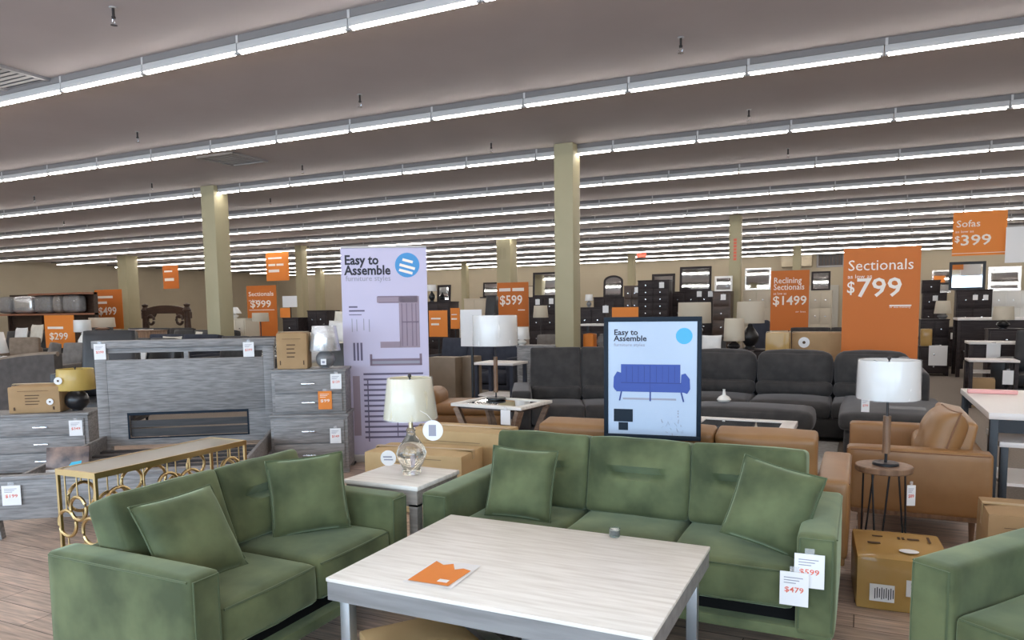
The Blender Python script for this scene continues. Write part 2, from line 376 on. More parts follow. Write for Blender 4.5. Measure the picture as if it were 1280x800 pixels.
def sofa(label, loc, rz, W, D, n, m, name='sofa', cat='sofa', aw=.14, ah=.62, sh=.45, bh=.86, leg_h=.15, leg='pale_gold', pip=None, crease=True,
         arms=(1,1), group=None, hi=True, tilt=.2, back_t=.17, sc_seat=None, bolster=False, leg_r=.016, base_h=.09, arm_puff=.006, wooden_rail=False, gap=0):
    t = thing(name, label, cat, loc, rz, group); N = 11 if hi else 4; yb, yf = D/2, -D/2
    z0 = leg_h; z1 = leg_h+base_h
    obj('base_rail', MB().box(-W/2+.012, W/2-.012, yf+(.006 if gap else .03), yb-.01, z0, z1, .012), 'walnut' if wooden_rail else m, t)
    if gap: obj('dark_gap_filler', MB().box(-W/2+.06, W/2-.06, yf+.07, yb-.05, z1-.002, z1+gap+.03), 'gap_shadow_black', t)  # recessed black filler, puts shade into the gap below the cushions
    iw = W-(aw*arms[0]+aw*arms[1]); x0 = -W/2+aw*arms[0]; cw = iw/n
    ds = D-back_t-.02
    obj('backrest', MB().soft((0, yb-.065, (z0+.05+bh-.20)/2), (W-2*aw+.02, .13, bh-.20-z0-.05), .03, (0,.004,.004), N), m, t)
    for i in range(n):
        cx = x0+cw*(i+.5)
        s_ = obj('seat_cushion', MB().soft((cx, yf+.012+ds/2, (z1+gap+.015+sh)/2), (cw-.006, ds, sh-z1-gap-.015), .03, (.002,.012,.016), N, wob=.006 if hi else 0, seed=i+W), m, t, 60)
        if pip:
            yy, zz, x_a, x_b = yf+.010, sh-.012, cx-cw/2+.02, cx+cw/2-.02
            obj('piping', MB().tube([(x_a, yy+.006, zz), (cx, yy-.004, zz+.003), (x_b, yy+.006, zz)], .0045, 6).tube([(x_a, yy+.006, z1+gap+.035), (cx, yy-.004, z1+gap+.03), (x_b, yy+.006, z1+gap+.035)], .0045, 6), pip, s_)
        bhh = bh-sh+.03
        b_ = obj('back_cushion', MB().soft((0,0,0), (cw-.004, back_t, bhh), .024, (.004,.030,.006), N+5 if hi else N, (.12,.075,.55) if crease else None, wob=.007 if hi else 0, seed=i*2+W), m, t, 60,
            loc=(cx, yb-.105-back_t/2+.02-math.sin(tilt)*.06, sh-.012+bhh/2), rot=(-tilt,0,0))
        if pip:
            q = cw/2-.012; v = bhh/2-.02; yy = -back_t/2+.012
            obj('piping', MB().tube([(-q,yy,-v),(q,yy,-v),(q,yy,v),(-q,yy,v)], .0045, 6, True), pip, b_); obj('piping', MB().tube([(-q,-yy,-v),(q,-yy,-v),(q,-yy,v),(-q,-yy,v)], .0045, 6, True), pip, b_)
        if bolster: obj('lumbar_roll', MB().soft((cx, yb-.2-back_t*.75, sh+.07), (cw-.02, .10, .17), .045, (0,.02,.01), N), m, t, 60)
    for k, sx in ((0,-1),(1,1)):
        if not arms[k]: continue
        a_ = obj('armrest', MB().soft((sx*(W/2-aw/2), 0, (z1-.03+ah)/2), (aw, D, ah-z1+.03), .022, (arm_puff,.004,.008), N, wob=.003 if hi else 0, seed=k), m, t, 60)
        if pip:
            x_a, x_b = sx*(W/2-aw/2)-aw/2+.014, sx*(W/2-aw/2)+aw/2-.014; yy = yf+.002
            obj('piping', MB().tube([(x_a,yy,z1),(x_a,yy,ah-.014),(x_b,yy,ah-.014),(x_b,yy,z1)], .0045, 6).tube([(sx*(W/2-.001)*1, yf+.02, ah-.014),(sx*(W/2-.001), yb-.02, ah-.014)], .004, 6), pip, a_)
    for sx in (-1,1):
        for sy in (-1,1):
            x, y = sx*(W/2-.08), sy*(D/2-.09)
            obj('leg', MB().lathe([(0,0),(leg_r*.7,0),(leg_r*1.25,leg_h+.004),(0,leg_h+.004)], 12, (x,y,0)), leg, t)
    return t
def case_good(name, label, cat, cx, y, w, d, z0, h, rows, cols, m='espresso', knob='chrome', rz=0, group=None, handle='knob', top=None, feet=True, parts=True):
    """cabinet with drawers; front plane at local y=0, body behind it"""
    t = thing(name, label, cat, (cx, y, z0), rz, group)
    f = .05 if feet else 0
    obj('carcass', MB().box(-w/2, w/2, .004, d, f, h-.025, .004), m, t)
    obj('top_panel', MB().box(-w/2-.012, w/2+.012, -.008, d+.006, h-.025, h, .005), top or m, t)
    if feet:
        for sx in (-1,1):
            for sy in (.02, d-.07): obj('leg', MB().box(sx*(w/2-.03)-.03, sx*(w/2-.03)+.03, sy, sy+.05, 0, f+.002), m, t)
    g = .010; x0 = -w/2+.025; cw = (w-.05)/cols; rh = (h-.025-f-.04)/rows
    for r in range(rows):
        for c in range(cols):
            xa, xb = x0+cw*c+g/2, x0+cw*(c+1)-g/2; za, zb = f+.02+rh*r+g/2, f+.02+rh*(r+1)-g/2
            dr = obj('drawer', MB().box(xa, xb, -.014, .012, za, zb, .004), m, t)
            if handle == 'bar': obj('handle', MB().box((xa+xb)/2-.06, (xa+xb)/2+.06, -.038, -.030, (za+zb)/2-.006, (za+zb)/2+.008, .002).box((xa+xb)/2-.055,(xa+xb)/2-.045,-.034,-.012,(za+zb)/2-.004,(za+zb)/2+.006).box((xa+xb)/2+.045,(xa+xb)/2+.055,-.034,-.012,(za+zb)/2-.004,(za+zb)/2+.006), knob, dr)
            elif handle == 'knob':
                m_ = MB()
                for kx in ((xa*.72+xb*.28, xb*.72+xa*.28) if xb-xa > .55 else ((xa+xb)/2,)): m_.lathe([(0,0),(.008,0),(.008,.014),(.018,.018),(.018,.026),(0,.03)], 10); 
                o_ = obj('knob', m_, knob, dr, loc=((xa+xb)/2, -.012, (za+zb)/2), rot=(PI/2,0,0))
    return t
def leg_table(name, label, loc, w, d, h, top_t=.04, top='white_top', leg='black_metal', leg_w=.04, rz=0, group=None, shelf=None, apron=None, cat='table'):
    t = thing(name, label, cat, loc, rz, group)
    obj('tabletop', MB().box(-w/2, w/2, -d/2, d/2, h-top_t, h, .004), top, t)
    for sx in (-1,1):
        for sy in (-1,1):
            x, y = sx*(w/2-leg_w/2-.01), sy*(d/2-leg_w/2-.01)
            obj('leg', MB().box(x-leg_w/2, x+leg_w/2, y-leg_w/2, y+leg_w/2, 0, h-top_t+.001, .002), leg, t)
    if apron:
        for ya in (-d/2+.02, d/2-.035): obj('apron', MB().box(-w/2+.03, w/2-.03, ya, ya+.015, h-top_t-apron, h-top_t), leg, t)
    if shelf: obj('shelf', MB().box(-w/2+.02, w/2-.02, -d/2+.02, d/2-.02, shelf-.02, shelf), top, t)
    return t
def mirror(label, loc, w, h, fw=.05, m='espresso', arch=False, rz=0, group=None, name='dresser_mirror', lean=.07):
    t = thing(name, label, 'mirror', loc, rz, group, rot=(-lean, 0, rz))
    if arch:
        def outline(k, n=14): 
            a = [(-w/2+k, k if k else 0), (w/2-k, k if k else 0), (w/2-k, h*.72)]
            a += [((w/2-k)*math.cos(PI*i/n), h*.72+(h*.28-k)*math.sin(PI*i/n)) for i in range(1,n)]
            return a+[(-w/2+k, h*.72)]
        o_, i_ = outline(0), outline(fw); b = MB()
        for k in range(len(o_)):
            q = (k+1) % len(o_); vs = [b.bm.verts.new((p[0], y, p[1])) for y in (0,.04) for p in (o_[k], o_[q], i_[q], i_[k])]
            for f in ((0,1,2,3),(7,6,5,4),(0,4,5,1),(2,6,7,3)): b.bm.faces.new([vs[x] for x in f])
        obj('frame', b, m, t, 30); obj('glass', MB().prism(outline(fw*.9), .015, .022), 'mirror_glass', t, 0)
    else:
        obj('frame', MB().box(-w/2,w/2,0,.04,0,fw).box(-w/2,w/2,0,.04,h-fw,h).box(-w/2,-w/2+fw,0,.04,fw-.001,h-fw+.001).box(w/2-fw,w/2,0,.04,fw-.001,h-fw+.001), m, t, 30)
        obj('glass', MB().box(-w/2+fw*.9, w/2-fw*.9, .015, .022, fw*.9, h-fw*.9), 'mirror_glass', t, 0)
    return t
def price_banner(label, loc, w, h, z0, lines, m='sign_orange_shaded', rz=0, stand=True, hang=False, name='price_sign', rule=None, group=None):
    """printed board; loc = point on floor below its middle; lines = (text, x fraction, z fraction, size fraction, bold, width fraction)"""
    t = thing(name, label, 'sign', loc, rz, group)
    obj('panel', MB().box(-w/2, w/2, -.004, .004, z0, z0+h), m, t, 0)
    if lines:
        for body, fx, fz, fs, bold, fw in lines:
            p = MB()
            if body[0] == '#':
                n = int(body[1:]); cw = fw*w/n
                for k in range(n): p.box(-w/2+fx*w+cw*k, -w/2+fx*w+cw*(k+.86), -.0055, -.0045, z0+fz*h, z0+(fz+fs*.6)*h)
            else: p.text(body, -w/2+fx*w, z0+fz*h, fs*h, -.0055, bold*h, width=fw*w if fw else None)
            obj('lettering', p, 'sign_print', t, 0)
        if rule: obj('printed_rule', MB().box(-w/2+rule[0]*w, -w/2+rule[1]*w, -.0055, -.0045, z0+rule[2]*h, z0+(rule[2]+.012)*h), 'sign_print', t, 0)
    if stand:
        obj('stand_post', MB().box(-.015,.015,.005,.03,.01,z0+h*.5), 'black_metal', t)
        obj('stand_base', MB().box(-.22,.22,-.12,.16,0,.012,.003), 'black_metal', t)
    if hang:
        for sx in (-1,1): obj('hanging_cord', MB().tube([(sx*w*.44,0,z0+h-.004),(sx*w*.44,0,3.95)], .003, 5), 'fixture_white', t)
    return t
# ================================================================== THE ROOM
CZ, TZ = 3.95, 3.81                         # ceiling, lamp tubes
XL, XR, YF, YB = -34.2, 11.0, -4.5, 36.7
struct('floor', MB().box(XL, XR, YF, 6.3, -.1, 0), 'wood_planks')
struct('floor_carpet', MB().box(XL, XR, 6.3, YB, -.1, 0), 'carpet')
struct('ceiling', MB().box(XL, XR, YF, YB, CZ, CZ+.15), 'ceiling_paint')
struct('wall_left', MB().box(XL-.2, XL, YF, YB, 0, CZ), 'wall_khaki')
struct('wall_right', MB().box(XR, XR+.2, YF, YB, 0, CZ), 'wall_khaki')
struct('wall_back', MB().box(XL-.2, XR+.2, YB, YB+.2, 0, CZ), 'wall_khaki')
# shop front behind the camera: piers, sill and header round the big windows
wins = [(-20.5+5.0*i, -16.3+5.0*i) for i in range(6)]
b = MB(); b.box(XL-.2, XR+.2, YF-.2, YF, 0, .45).box(XL-.2, XR+.2, YF-.2, YF, 3.15, CZ)
xs = [XL-.2]+[v for w in wins for v in w]+[XR+.2]
for i in range(0, len(xs), 2): b.box(xs[i], xs[i+1], YF-.2, YF, .45, 3.15)
struct('wall_front', b, 'wall_khaki')
for i, (a, c) in enumerate(wins):
    f = MB()
    for x in (a, (a+c)/2, c): f.box(x-.03, x+.03, YF-.12, YF-.04, .45, 3.15)
    f.box(a, c, YF-.12, YF-.04, .45, .51).box(a, c, YF-.12, YF-.04, 3.09, 3.15)
    struct('window_%d' % (i+1), f, 'frame_navy')
    L = bpy.data.lights.new('daylight', 'AREA'); L.shape = 'RECTANGLE'; L.size = c-a-.1; L.size_y = 2.6
    L.color = (.64, .83, 1.0); L.energy = DAY
    lo = bpy.data.objects.new('window_daylight', L); C.objects.link(lo); lo.location = ((a+c)/2, YF-.02, 1.8); lo.rotation_euler = (PI/2, 0, 0)   # daylight entering at each pane
struct('baseboard_back', MB().box(XL, XR, YB-.02, YB, 0, .12), 'dark_bronze')
struct('baseboard_left', MB().box(XL, XL+.02, YF, YB, 0, .12), 'dark_bronze')
W_ = bpy.data.worlds.new('sky'); bpy.context.scene.world = W_; W_.use_nodes = True
W_.node_tree.nodes['Background'].inputs[0].default_value = (.55, .72, 1, 1); W_.node_tree.nodes['Background'].inputs[1].default_value = 1.0

# columns: (pixel left, pixel right, pixel top, label)
cols_ = [(692,721,180,'wide khaki square column standing just right of the $599 sign'),(250,277,233,'tall khaki column rising behind the grey bed headboard'),
 (913,926,269,'khaki column with small red vertical lettering left of the $1499 sign'),(620,643,293,'khaki column rising directly behind the $599 sign'),
 (368,381,307,'khaki column rising behind the cardboard box on the nightstand stack'),(144,172,320,'broad khaki column beside the $499 sign at the left wall'),
 (786,792,316,'thin far khaki column between the arched mirror and the tall chest'),(992,1001,306,'far khaki column rising above the $1499 sign'),
 (393,404,335,'far slim khaki column just left of the tall white banner'),(576,585,327,'far slim khaki column above the small orange signs')]
for x0, x1, yt, lab in cols_:
    a, c = G(x0, yt, CZ), G(x1, yt, CZ); s = abs(c.x-a.x); s = min(.55, max(.3, s)); cx = (a.x+c.x)/2; y0 = min(a.y, c.y)
    t = thing('column', lab, 'column', (cx, y0+s/2, 0))
    obj('shaft', MB().box(-s/2, s/2, -s/2, s/2, 0, CZ, .012), 'column_khaki', t)
    if '1499' in lab and 'red' in lab:
        obj('red_lettering', (lambda m: [m.box(-.03,.05,-s/2-.003,-s/2-.0005,2.75+.085*k,2.815+.085*k) for k in range(7)] and m)(MB()), 'print_red', t, 0)
    if '$599' in lab and 'behind' in lab:
        obj('paper_notice', MB().box(-s*.38,-s*.12,-s/2-.004,-s/2-.0005,3.15,3.5).box(-s*.02,s*.2,-s/2-.004,-s/2-.0005,3.15,3.5), 'column_khaki', t, 0)

# ceiling strip lights
ROWS = [5.10+2.765*k for k in range(12)]
P = 1.221
jx = {0:(180,90),1:(785,114),2:(1117,150),3:(1123,198),4:(1130,228),5:(1133,250),6:(1135,266),7:(1137,278),8:(1139,290),9:(1140,298),10:(1140,304),11:(1141,308)}
def lens(b, xa, xb, Y, z):                     # the diffuser: a rounded strip that shines downwards
    A = [math.radians(180*i/8) for i in range(9)]; r = .0235
    p = [[b.bm.verts.new((x, Y+r*math.cos(a), z+.006-r*math.sin(a))) for a in A] for x in (xa, xb)]
    for i in range(8): f = b.bm.faces.new((p[0][i], p[0][i+1], p[1][i+1], p[1][i])); f.material_index = b.mi
def fix_meshes():
    hb = MB(); hb.box(-P/2+.004, P/2-.004, -.024, .024, .006, .078, .003)
    tb = MB(); lens(tb, -P/2+.02, P/2-.02, 0, 0)
    en = MB().box(-.016,.016,-.022,.022,-.018,.03,.003)
    hg = MB().box(-P/2+.006,-P/2+.03,-.034,.012,.07,.138)
    return hb.mesh('housing','fixture_white',30), tb.mesh('tube','tube_light',60), en.mesh('tube_socket','fixture_white',30), hg.mesh('hanger','fixture_white',0)
hm, tm, em, gm = fix_meshes()
def one_mesh():
    b = MB(); b.mi = 0; b.box(-P/2+.004, P/2-.004, -.024, .024, .009, .078); b.box(-P/2+.006,-P/2+.03,-.034,.012,.07,.138)
    b.mi = 1; lens(b, -P/2+.02, P/2-.02, 0, 0)
    return b.mesh('strip_light', ['fixture_white','tube_light'], 40)
om = one_mesh()
ord_ = ['first','second','third','fourth','fifth','sixth','seventh','eighth','ninth','tenth','eleventh','last']
slots = []
for k, Y in enumerate(ROWS):
    px, py = jx[k]; ph = VY(px, py, Y).x; n0 = math.ceil((-33.6-ph)/P); n1 = math.floor((XR-.6-ph)/P)
    for j in range(n0, n1):
        x = ph+P*(j+.5); q = Vector((x, Y, TZ-H)); w = q.dot(RF)
        u = 640+F*q.dot(RR)/w if w > .1 else -9e9; v = CY+F*q.dot(RD)/w if w > .1 else -9e9
        seen = w > .1 and -25-F*.6/w < u < 1305+F*.6/w and v > -25
        slots.append((not seen, Y, abs(x), k, x, seen))
slots.sort(key=lambda s: (s[0], s[3], s[2]))
rest = []
for i, (_, Y, _, k, x, seen) in enumerate(slots):
    if seen and i < 299:
        lab = 'white fluorescent strip light in the %s row of ceiling lights counted from the camera' % ord_[k]; g = '%s row of ceiling strip lights' % ord_[k]
        if k < 6:
            t = thing('strip_light', lab, 'ceiling light', (x, Y, TZ), 0, g)
            for nm, me in (('housing',hm),('lamp_tube',tm),('hanger',gm)): obj(nm, me, None, t)
            if k < 3:
                for sx in (-1,1): obj('tube_socket', em, None, t, loc=(sx*(P/2-.02), 0, 0))
        else:
            tag(obj('strip_light', om, None, loc=(x, Y, TZ)), lab, 'ceiling light', g)
    else: rest.append((x, Y))
for Y in (2.335, -.43, -3.195):                # the rows over and behind the camera
    for j in range(-18, 9): rest.append((P*(j+.5), Y))
b = MB()
for x, Y in rest:
    b.mi = 0; b.box(x-P/2+.004, x+P/2-.004, Y-.024, Y+.024, TZ+.009, TZ+.138); b.mi = 1; lens(b, x-P/2+.02, x+P/2-.02, Y, TZ)
tag(obj('strip_lights_beyond', b, ['fixture_white','tube_light'], smooth=40), 'remaining far and out of frame strip lights of the ceiling rows', 'ceiling light', kind='stuff')
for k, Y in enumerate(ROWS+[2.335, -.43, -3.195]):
    struct('trim_%d' % (k+1), MB().box(-33.6, XR-.5, Y-.03, Y+.03, TZ+.0785, CZ-.0005), 'gap_shadow_grey')  # dark strips that paint in the shaded gap between housings and ceiling

# sprinklers and vents
sp = [(142,22,'above the first light row at upper left'),(851,58,'left of the upper right light tubes'),(450,127,'between the first two light rows near their middle'),(172,172,'above the second light row at left'),
 (614,185,'just left of the wide front column top'),(936,145,'between the second and third rows right of the front column'),(43,250,'at the far left edge before the third row'),(190,234,'left of the headboard column top'),
 (985,192,'in front of the fourth row at right of centre'),(378,212,'right of the headboard column top'),(338,252,'before the fourth row right of the headboard column'),(80,280,'before the fourth row at left')]
for x, y, lab in sp:
    p = G(x, y, CZ-.08)
    t = thing('fire_sprinkler', 'ceiling sprinkler head '+lab, 'sprinkler', (p.x, p.y, CZ-.14), group='ceiling sprinkler heads')
    obj('ceiling_plate', MB().lathe([(0,.139),(.03,.139),(.03,.131),(0,.131)], 12), 'fixture_white', t)
    obj('pipe', MB().lathe([(0,.135),(.011,.135),(.011,.128),(.011,.07),(.016,.068),(.016,.05),(0,.05)], 10), 'dark_bronze', t)
    obj('deflector', MB().lathe([(0,.004),(.026,.004),(.026,0),(0,0)], 12).tube([(-.012,0,.052),(-.018,0,.03),(-.004,0,.004)], .003, 5).tube([(.012,0,.052),(.018,0,.03),(.004,0,.004)], .003, 5), 'chrome', t)
for x, y, lab in ((4,96,'square metal air vent in the ceiling at the far left edge'),(291,198,'square metal air vent in the ceiling above the headboard column')):
    p = G(x, y, CZ)
    t = thing('air_vent', lab, 'air vent', (p.x, p.y, CZ-.03), group='ceiling air vents')
    s = .38
    obj('frame', MB().box(-s,s,-s,-s+.05,0,.03).box(-s,s,s-.05,s,0,.03).box(-s,-s+.05,-s+.05,s-.05,0,.03).box(s-.05,s,-s+.05,s-.05,0,.03), 'vent_metal', t)
    m = MB()
    for k in range(9): m.bar((-s+.05,-s+.085+.077*k,.014),(s-.05,-s+.085+.077*k,.014), .05, .004)
    obj('louvres', m, 'vent_metal', t, 0); obj('duct', MB().box(-s+.05,s-.05,-s+.05,s-.05,.024,.03), 'vent_dark', t)
# ================================================================== GREEN SEATING GROUP
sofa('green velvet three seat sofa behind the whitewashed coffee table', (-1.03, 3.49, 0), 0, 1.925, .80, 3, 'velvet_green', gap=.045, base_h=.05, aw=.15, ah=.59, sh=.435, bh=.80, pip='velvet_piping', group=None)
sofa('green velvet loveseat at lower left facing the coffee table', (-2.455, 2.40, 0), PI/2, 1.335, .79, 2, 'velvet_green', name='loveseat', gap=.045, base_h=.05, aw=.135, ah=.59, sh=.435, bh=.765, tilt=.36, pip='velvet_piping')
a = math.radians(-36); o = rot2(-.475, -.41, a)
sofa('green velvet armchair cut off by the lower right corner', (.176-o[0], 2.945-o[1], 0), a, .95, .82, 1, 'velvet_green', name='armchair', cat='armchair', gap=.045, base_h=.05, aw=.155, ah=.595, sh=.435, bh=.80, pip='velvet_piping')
scatter_pillow('green velvet pillow at the left end of the three seat sofa', tuple(VY(646, 641, 3.30))[:2]+(.445,), .355, .36, .12, rz=math.radians(4), lean=.30, roll=.03, piping='velvet_piping', seed=1)
scatter_pillow('green velvet pillow tilted against the right arm of the three seat sofa', tuple(VY(949, 672, 3.30))[:2]+(.455,), .36, .37, .12, rz=math.radians(-8), lean=.34, roll=.20, piping='velvet_piping', seed=5)
scatter_pillow('green velvet pillow leaning by the near arm of the loveseat', (-2.335, 2.06, .44), .37, .38, .13, rz=math.radians(84), lean=.56, roll=-.04, piping='velvet_piping', seed=9)
scatter_pillow('green velvet pillow upright at the far end of the loveseat', (-2.36, 2.70, .445), .36, .37, .12, rz=math.radians(44), lean=.24, roll=-.06, piping='velvet_piping', seed=13)

# coffee table
x0, x1, y0, y1 = -1.774, -.542, 2.09, 3.013; TT = .52
cx, cy = (x0+x1)/2, (y0+y1)/2; w, d = x1-x0, y1-y0
t = thing('coffee_table', 'large whitewashed coffee table with grey steel legs in the middle', 'coffee table', (cx, cy, 0))
obj('tabletop', MB().box(-w/2, w/2, -d/2, d/2, TT-.015, TT, .003), 'whitewash_wood', t)
obj('apron', MB().box(-w/2+.004, w/2-.004, -d/2+.004, -d/2+.03, .435, .506).box(-w/2+.004, w/2-.004, d/2-.03, d/2-.004, .435, .506).box(-w/2+.004, -w/2+.03, -d/2+.03, d/2-.03, .435, .506).box(w/2-.03, w/2-.004, -d/2+.03, d/2-.03, .435, .506), 'greige_apron', t)
for sx in (-1,1):
    for sy in (-1,1):
        x, y = sx*(w/2-.06), sy*(d/2-.05); obj('leg', MB().box(x-.022,x+.022,y-.022,y+.022,.0225,.45,.004), 'steel_grey', t)
obj('stretcher', MB().bar((-(w/2-.06), d/2-.05, .06), ((w/2-.06), -(d/2-.05), .06), .065, .03), 'steel_grey', t)
obj('centre_post', MB().box(-.022,.022,-.022,.022,.0225,.45,.004), 'steel_grey', t)
# things on it and under it
A, B_, C_, D_ = G(509,727,TT), G(545,703,TT), G(600,708,TT), G(561,735,TT)
c = (A+B_+C_+D_)/4; rz = math.atan2((D_-A).y, (D_-A).x); pw, pd = (D_-A).length*1.16, (B_-A).length*1.16
t = thing('paper_flyer', 'torn orange and white flyer lying on the coffee table', 'flyer', (c.x, c.y, TT+.001), rz)
m = MB(); n = 14; random.seed(3)
def edge(): return random.uniform(-.006,.006)
poly = [(-pw/2, -pd/2)]+[(pw/2, -pd/2+.002)]+[(pw/2+edge(), pd/2-.004)]+[(pw/2-pw*(i/9), pd/2+edge()*1.4) for i in range(1,9)]+[(-pw/2, pd/2)]
vs = [m.bm.verts.new((x, y, .0015+.0025*max(0,(x/pw)))) for x, y in poly]; m.bm.faces.new(vs)
obj('paper', m, 'paper_white', t, 0)
m = MB(); ip = [(-pw*.44,-pd*.44),(pw*.40,-pd*.44),(pw*.44,pd*.22),(pw*.25,pd*.27),(pw*.12,pd*.18),(-pw*.05,pd*.40),(-pw*.2,pd*.30),(-pw*.44,pd*.42)]
m.bm.faces.new([m.bm.verts.new((x,y,.0045)) for x, y in ip]); obj('orange_print', m, 'sign_orange_bright', t, 0)
obj('white_print', MB().box(pw*.10,pw*.30,-pd*.34,-pd*.24,.0047,.0055), 'paper_white', t, 0)
p = G(770, 669, TT)
t = thing('glass_jar', 'small clear glass jar on the far edge of the coffee table', 'jar', (p.x, p.y-.02, TT+.0005))
obj('jar', MB().lathe([(0,0),(.022,0),(.024,.004),(.024,.036),(.021,.037),(.021,.008),(0,.008)], 20), 'clear_glass', t); obj('candle_wax', MB().lathe([(0,.009),(.0205,.009),(.0205,.030),(0,.032)], 18), 'white_ceramic', t)
t = obj('area_rug', MB().box(-1.9, -.35, 1.5, 2.95, .0, .022, .008), 'rug_dark'); tag(t, 'dark grey shaggy rug on the wood floor under the coffee table', 'rug')
carton('tan carton with rounded worn top lying on the rug under the coffee table', (-1.50, 2.36, .023), .56, .40, .17, rz=math.radians(-36), m='kraft_pale', lines=False, tape=False, bulge=.03)
carton('brown printed carton under the right half of the coffee table', (-.90, 2.70, .023), .34, .34, .15, rz=math.radians(-36), m='cardboard', lines=True)

# tags on the sofa's right arm
price_tag('white price tag on the front of the three seat sofa right arm, upper of two', tuple(VY(1011,735,3.072)), .06, .112, .138, '$599')
price_tag('white price tag hanging lower and left of the other on the sofa right arm', tuple(VY(992,757,3.055)), .03, .108, .138, '$479')

# end table, glass lamp and tags
p = [G(428,600,.6), G(508,612,.6), G(570,590,.6), G(487,581,.6)]
ex, ey = -2.28, 3.36
t = thing('end_table', 'square whitewashed end table between the loveseat and the long sofa', 'end table', (ex, ey, 0))
obj('tabletop', MB().box(-.235,.235,-.22,.22,.575,.60,.004), 'whitewash_wood', t)
obj('apron', MB().box(-.225,.225,-.21,.21,.49,.576), 'greywash_wood', t)
for sx in (-1,1):
    for sy in (-1,1): obj('leg', MB().box(sx*.2-.025,sx*.2+.025,sy*.185-.025,sy*.185+.025,0,.5), 'greywash_wood', t)
obj('shelf', MB().box(-.2,.2,-.18,.18,.14,.165), 'greywash_wood', t)
p = G(515, 592, .6)
tl = table_lamp('glass gourd lamp with wrapped cream shade on the end table', (p.x, p.y, .6005), [('lamp_base', [(0,0),(.052,0),(.052,.022),(.046,.03),(.062,.055),(.080,.095),(.083,.12),(.070,.155),(.045,.19),(.027,.215),(.023,.235),(.027,.245),(.02,.26),(0,.26)], 'lamp_glass'), ('neck', [(.012,.255),(.012,.31),(0,.31)], 'pale_gold')], .31, .145, .118, .225, 'shade_cream', wrap=True)
t = thing('round_hang_tag', 'round white hang tag dangling from the glass lamp neck', 'tag', tuple(at(541, 538, 3.85)), .3)
obj('disc', MB().disc(0,.0,.055,-.001,.001), 'paper_white', t, 0); obj('print', MB().box(-.022,.018,-.002,-.0012,-.03,.03), 'print_grey', t, 0); obj('string', MB().tube([(0,0,.05),(-.03,.0,.085),(-.075,.03,.10)], .0012, 4), 'paper_white', t)
p = G(470, 588, .6); t = thing('round_label', 'round white label standing on the back of the end table', 'tag', (p.x, ey+.15, .601), .35)
obj('disc', MB().disc(0,.047,.046,-.001,.001), 'paper_white', t, 0); obj('print', MB().box(-.03,.022,-.002,-.001,.05,.058).box(-.026,.028,-.002,-.001,.034,.041), 'print_grey', t, 0)

# brass and glass console with rings behind the loveseat
zc = .78
ca, cb, cc, cd = G(55,588,zc), G(118,592,zc), G(308,550,zc), G(205,546,zc)
mx = (ca+cb)/2; fx = (cc+cd)/2; cw = .28; dv = (cc-cb).normalized(); nv = Vector((-dv.y, dv.x, 0)); mx = cb+nv*cw/2; fx = cc+nv*cw/2; L_ = (fx-mx).length; rz = math.atan2(dv.y, dv.x)
t = thing('console_table', 'gold ring console table with smoked glass top behind the loveseat', 'console table', ((mx.x+fx.x)/2, (mx.y+fx.y)/2, 0), rz)
obj('glass_top', MB().box(-L_/2+.012, L_/2-.012, -cw/2+.012, cw/2-.012, zc-.014, zc-.002), 'smoked_glass', t, 0)
obj('top_frame', MB().box(-L_/2,L_/2,-cw/2,-cw/2+.014,zc-.028,zc).box(-L_/2,L_/2,cw/2-.014,cw/2,zc-.028,zc).box(-L_/2,-L_/2+.014,-cw/2+.014,cw/2-.014,zc-.028,zc).box(L_/2-.014,L_/2,-cw/2+.014,cw/2-.014,zc-.028,zc), 'gold_metal', t, 0)
for sx in (-1,1):
    for sy in (-1,1): obj('leg', MB().box(sx*(L_/2-.008)-.007, sx*(L_/2-.008)+.007, sy*(cw/2-.008)-.007, sy*(cw/2-.008)+.007, 0, zc-.026), 'gold_metal', t, 0)
obj('lower_frame', MB().box(-L_/2,L_/2,-cw/2,-cw/2+.012,.1,.112).box(-L_/2,L_/2,cw/2-.012,cw/2,.1,.112).box(-L_/2,-L_/2+.012,-cw/2+.012,cw/2-.012,.1,.112).box(L_/2-.012,L_/2,-cw/2+.012,cw/2-.012,.1,.112), 'gold_metal', t, 0)
def ring(c, r, axis):
    pts = []
    for i in range(26):
        a = 2*PI*i/26
        pts.append((c[0], c[1]+r*math.cos(a), c[2]+r*math.sin(a)) if axis == 'x' else (c[0]+r*math.cos(a), c[1], c[2]+r*math.sin(a)))
    return MB().tube(pts, .0085, 6, True)
for i, (yy, zz, r) in enumerate(((-.085,.50,.062),(.0,.60,.055),(.085,.52,.062),(-.03,.37,.06),(.07,.36,.055),(-.09,.25,.05),(.02,.22,.06))):
    for sx in (-1,1): obj('ring', ring((sx*(L_/2-.008), yy, zz), r, 'x'), 'gold_metal', t)
for sx in (-1,1):
    for yy, za, zb in ((-.085,.56,zc-.02),(0,.655,zc-.02),(.085,.58,zc-.02),(-.05,.11,.31),(.085,.41,.46),(0,.11,.16)): obj('ring_rod', MB().tube([(sx*(L_/2-.008),yy,za),(sx*(L_/2-.008),yy,zb)], .004, 6), 'gold_metal', t)
for i in range(6):
    xx = -L_/2+.12+(L_-.24)*i/5; zz, r = ((.62,.07),(.55,.06),(.64,.06))[i % 3]
    for sy in (-1,1): obj('ring', ring((xx, sy*(cw/2-.006), zz), r, 'y'), 'gold_metal', t)
for sy in (-1,1):
    for i in range(6):
        xx = -L_/2+.12+(L_-.24)*i/5; zz, r = ((.62,.07),(.55,.06),(.64,.06))[i % 3]
        for za, zb in ((zz+r, zc-.02), (.11, zz-r)): obj('side_rod', MB().tube([(xx,sy*(cw/2-.006),za),(xx,sy*(cw/2-.006),zb)], .004, 6), 'gold_metal', t)

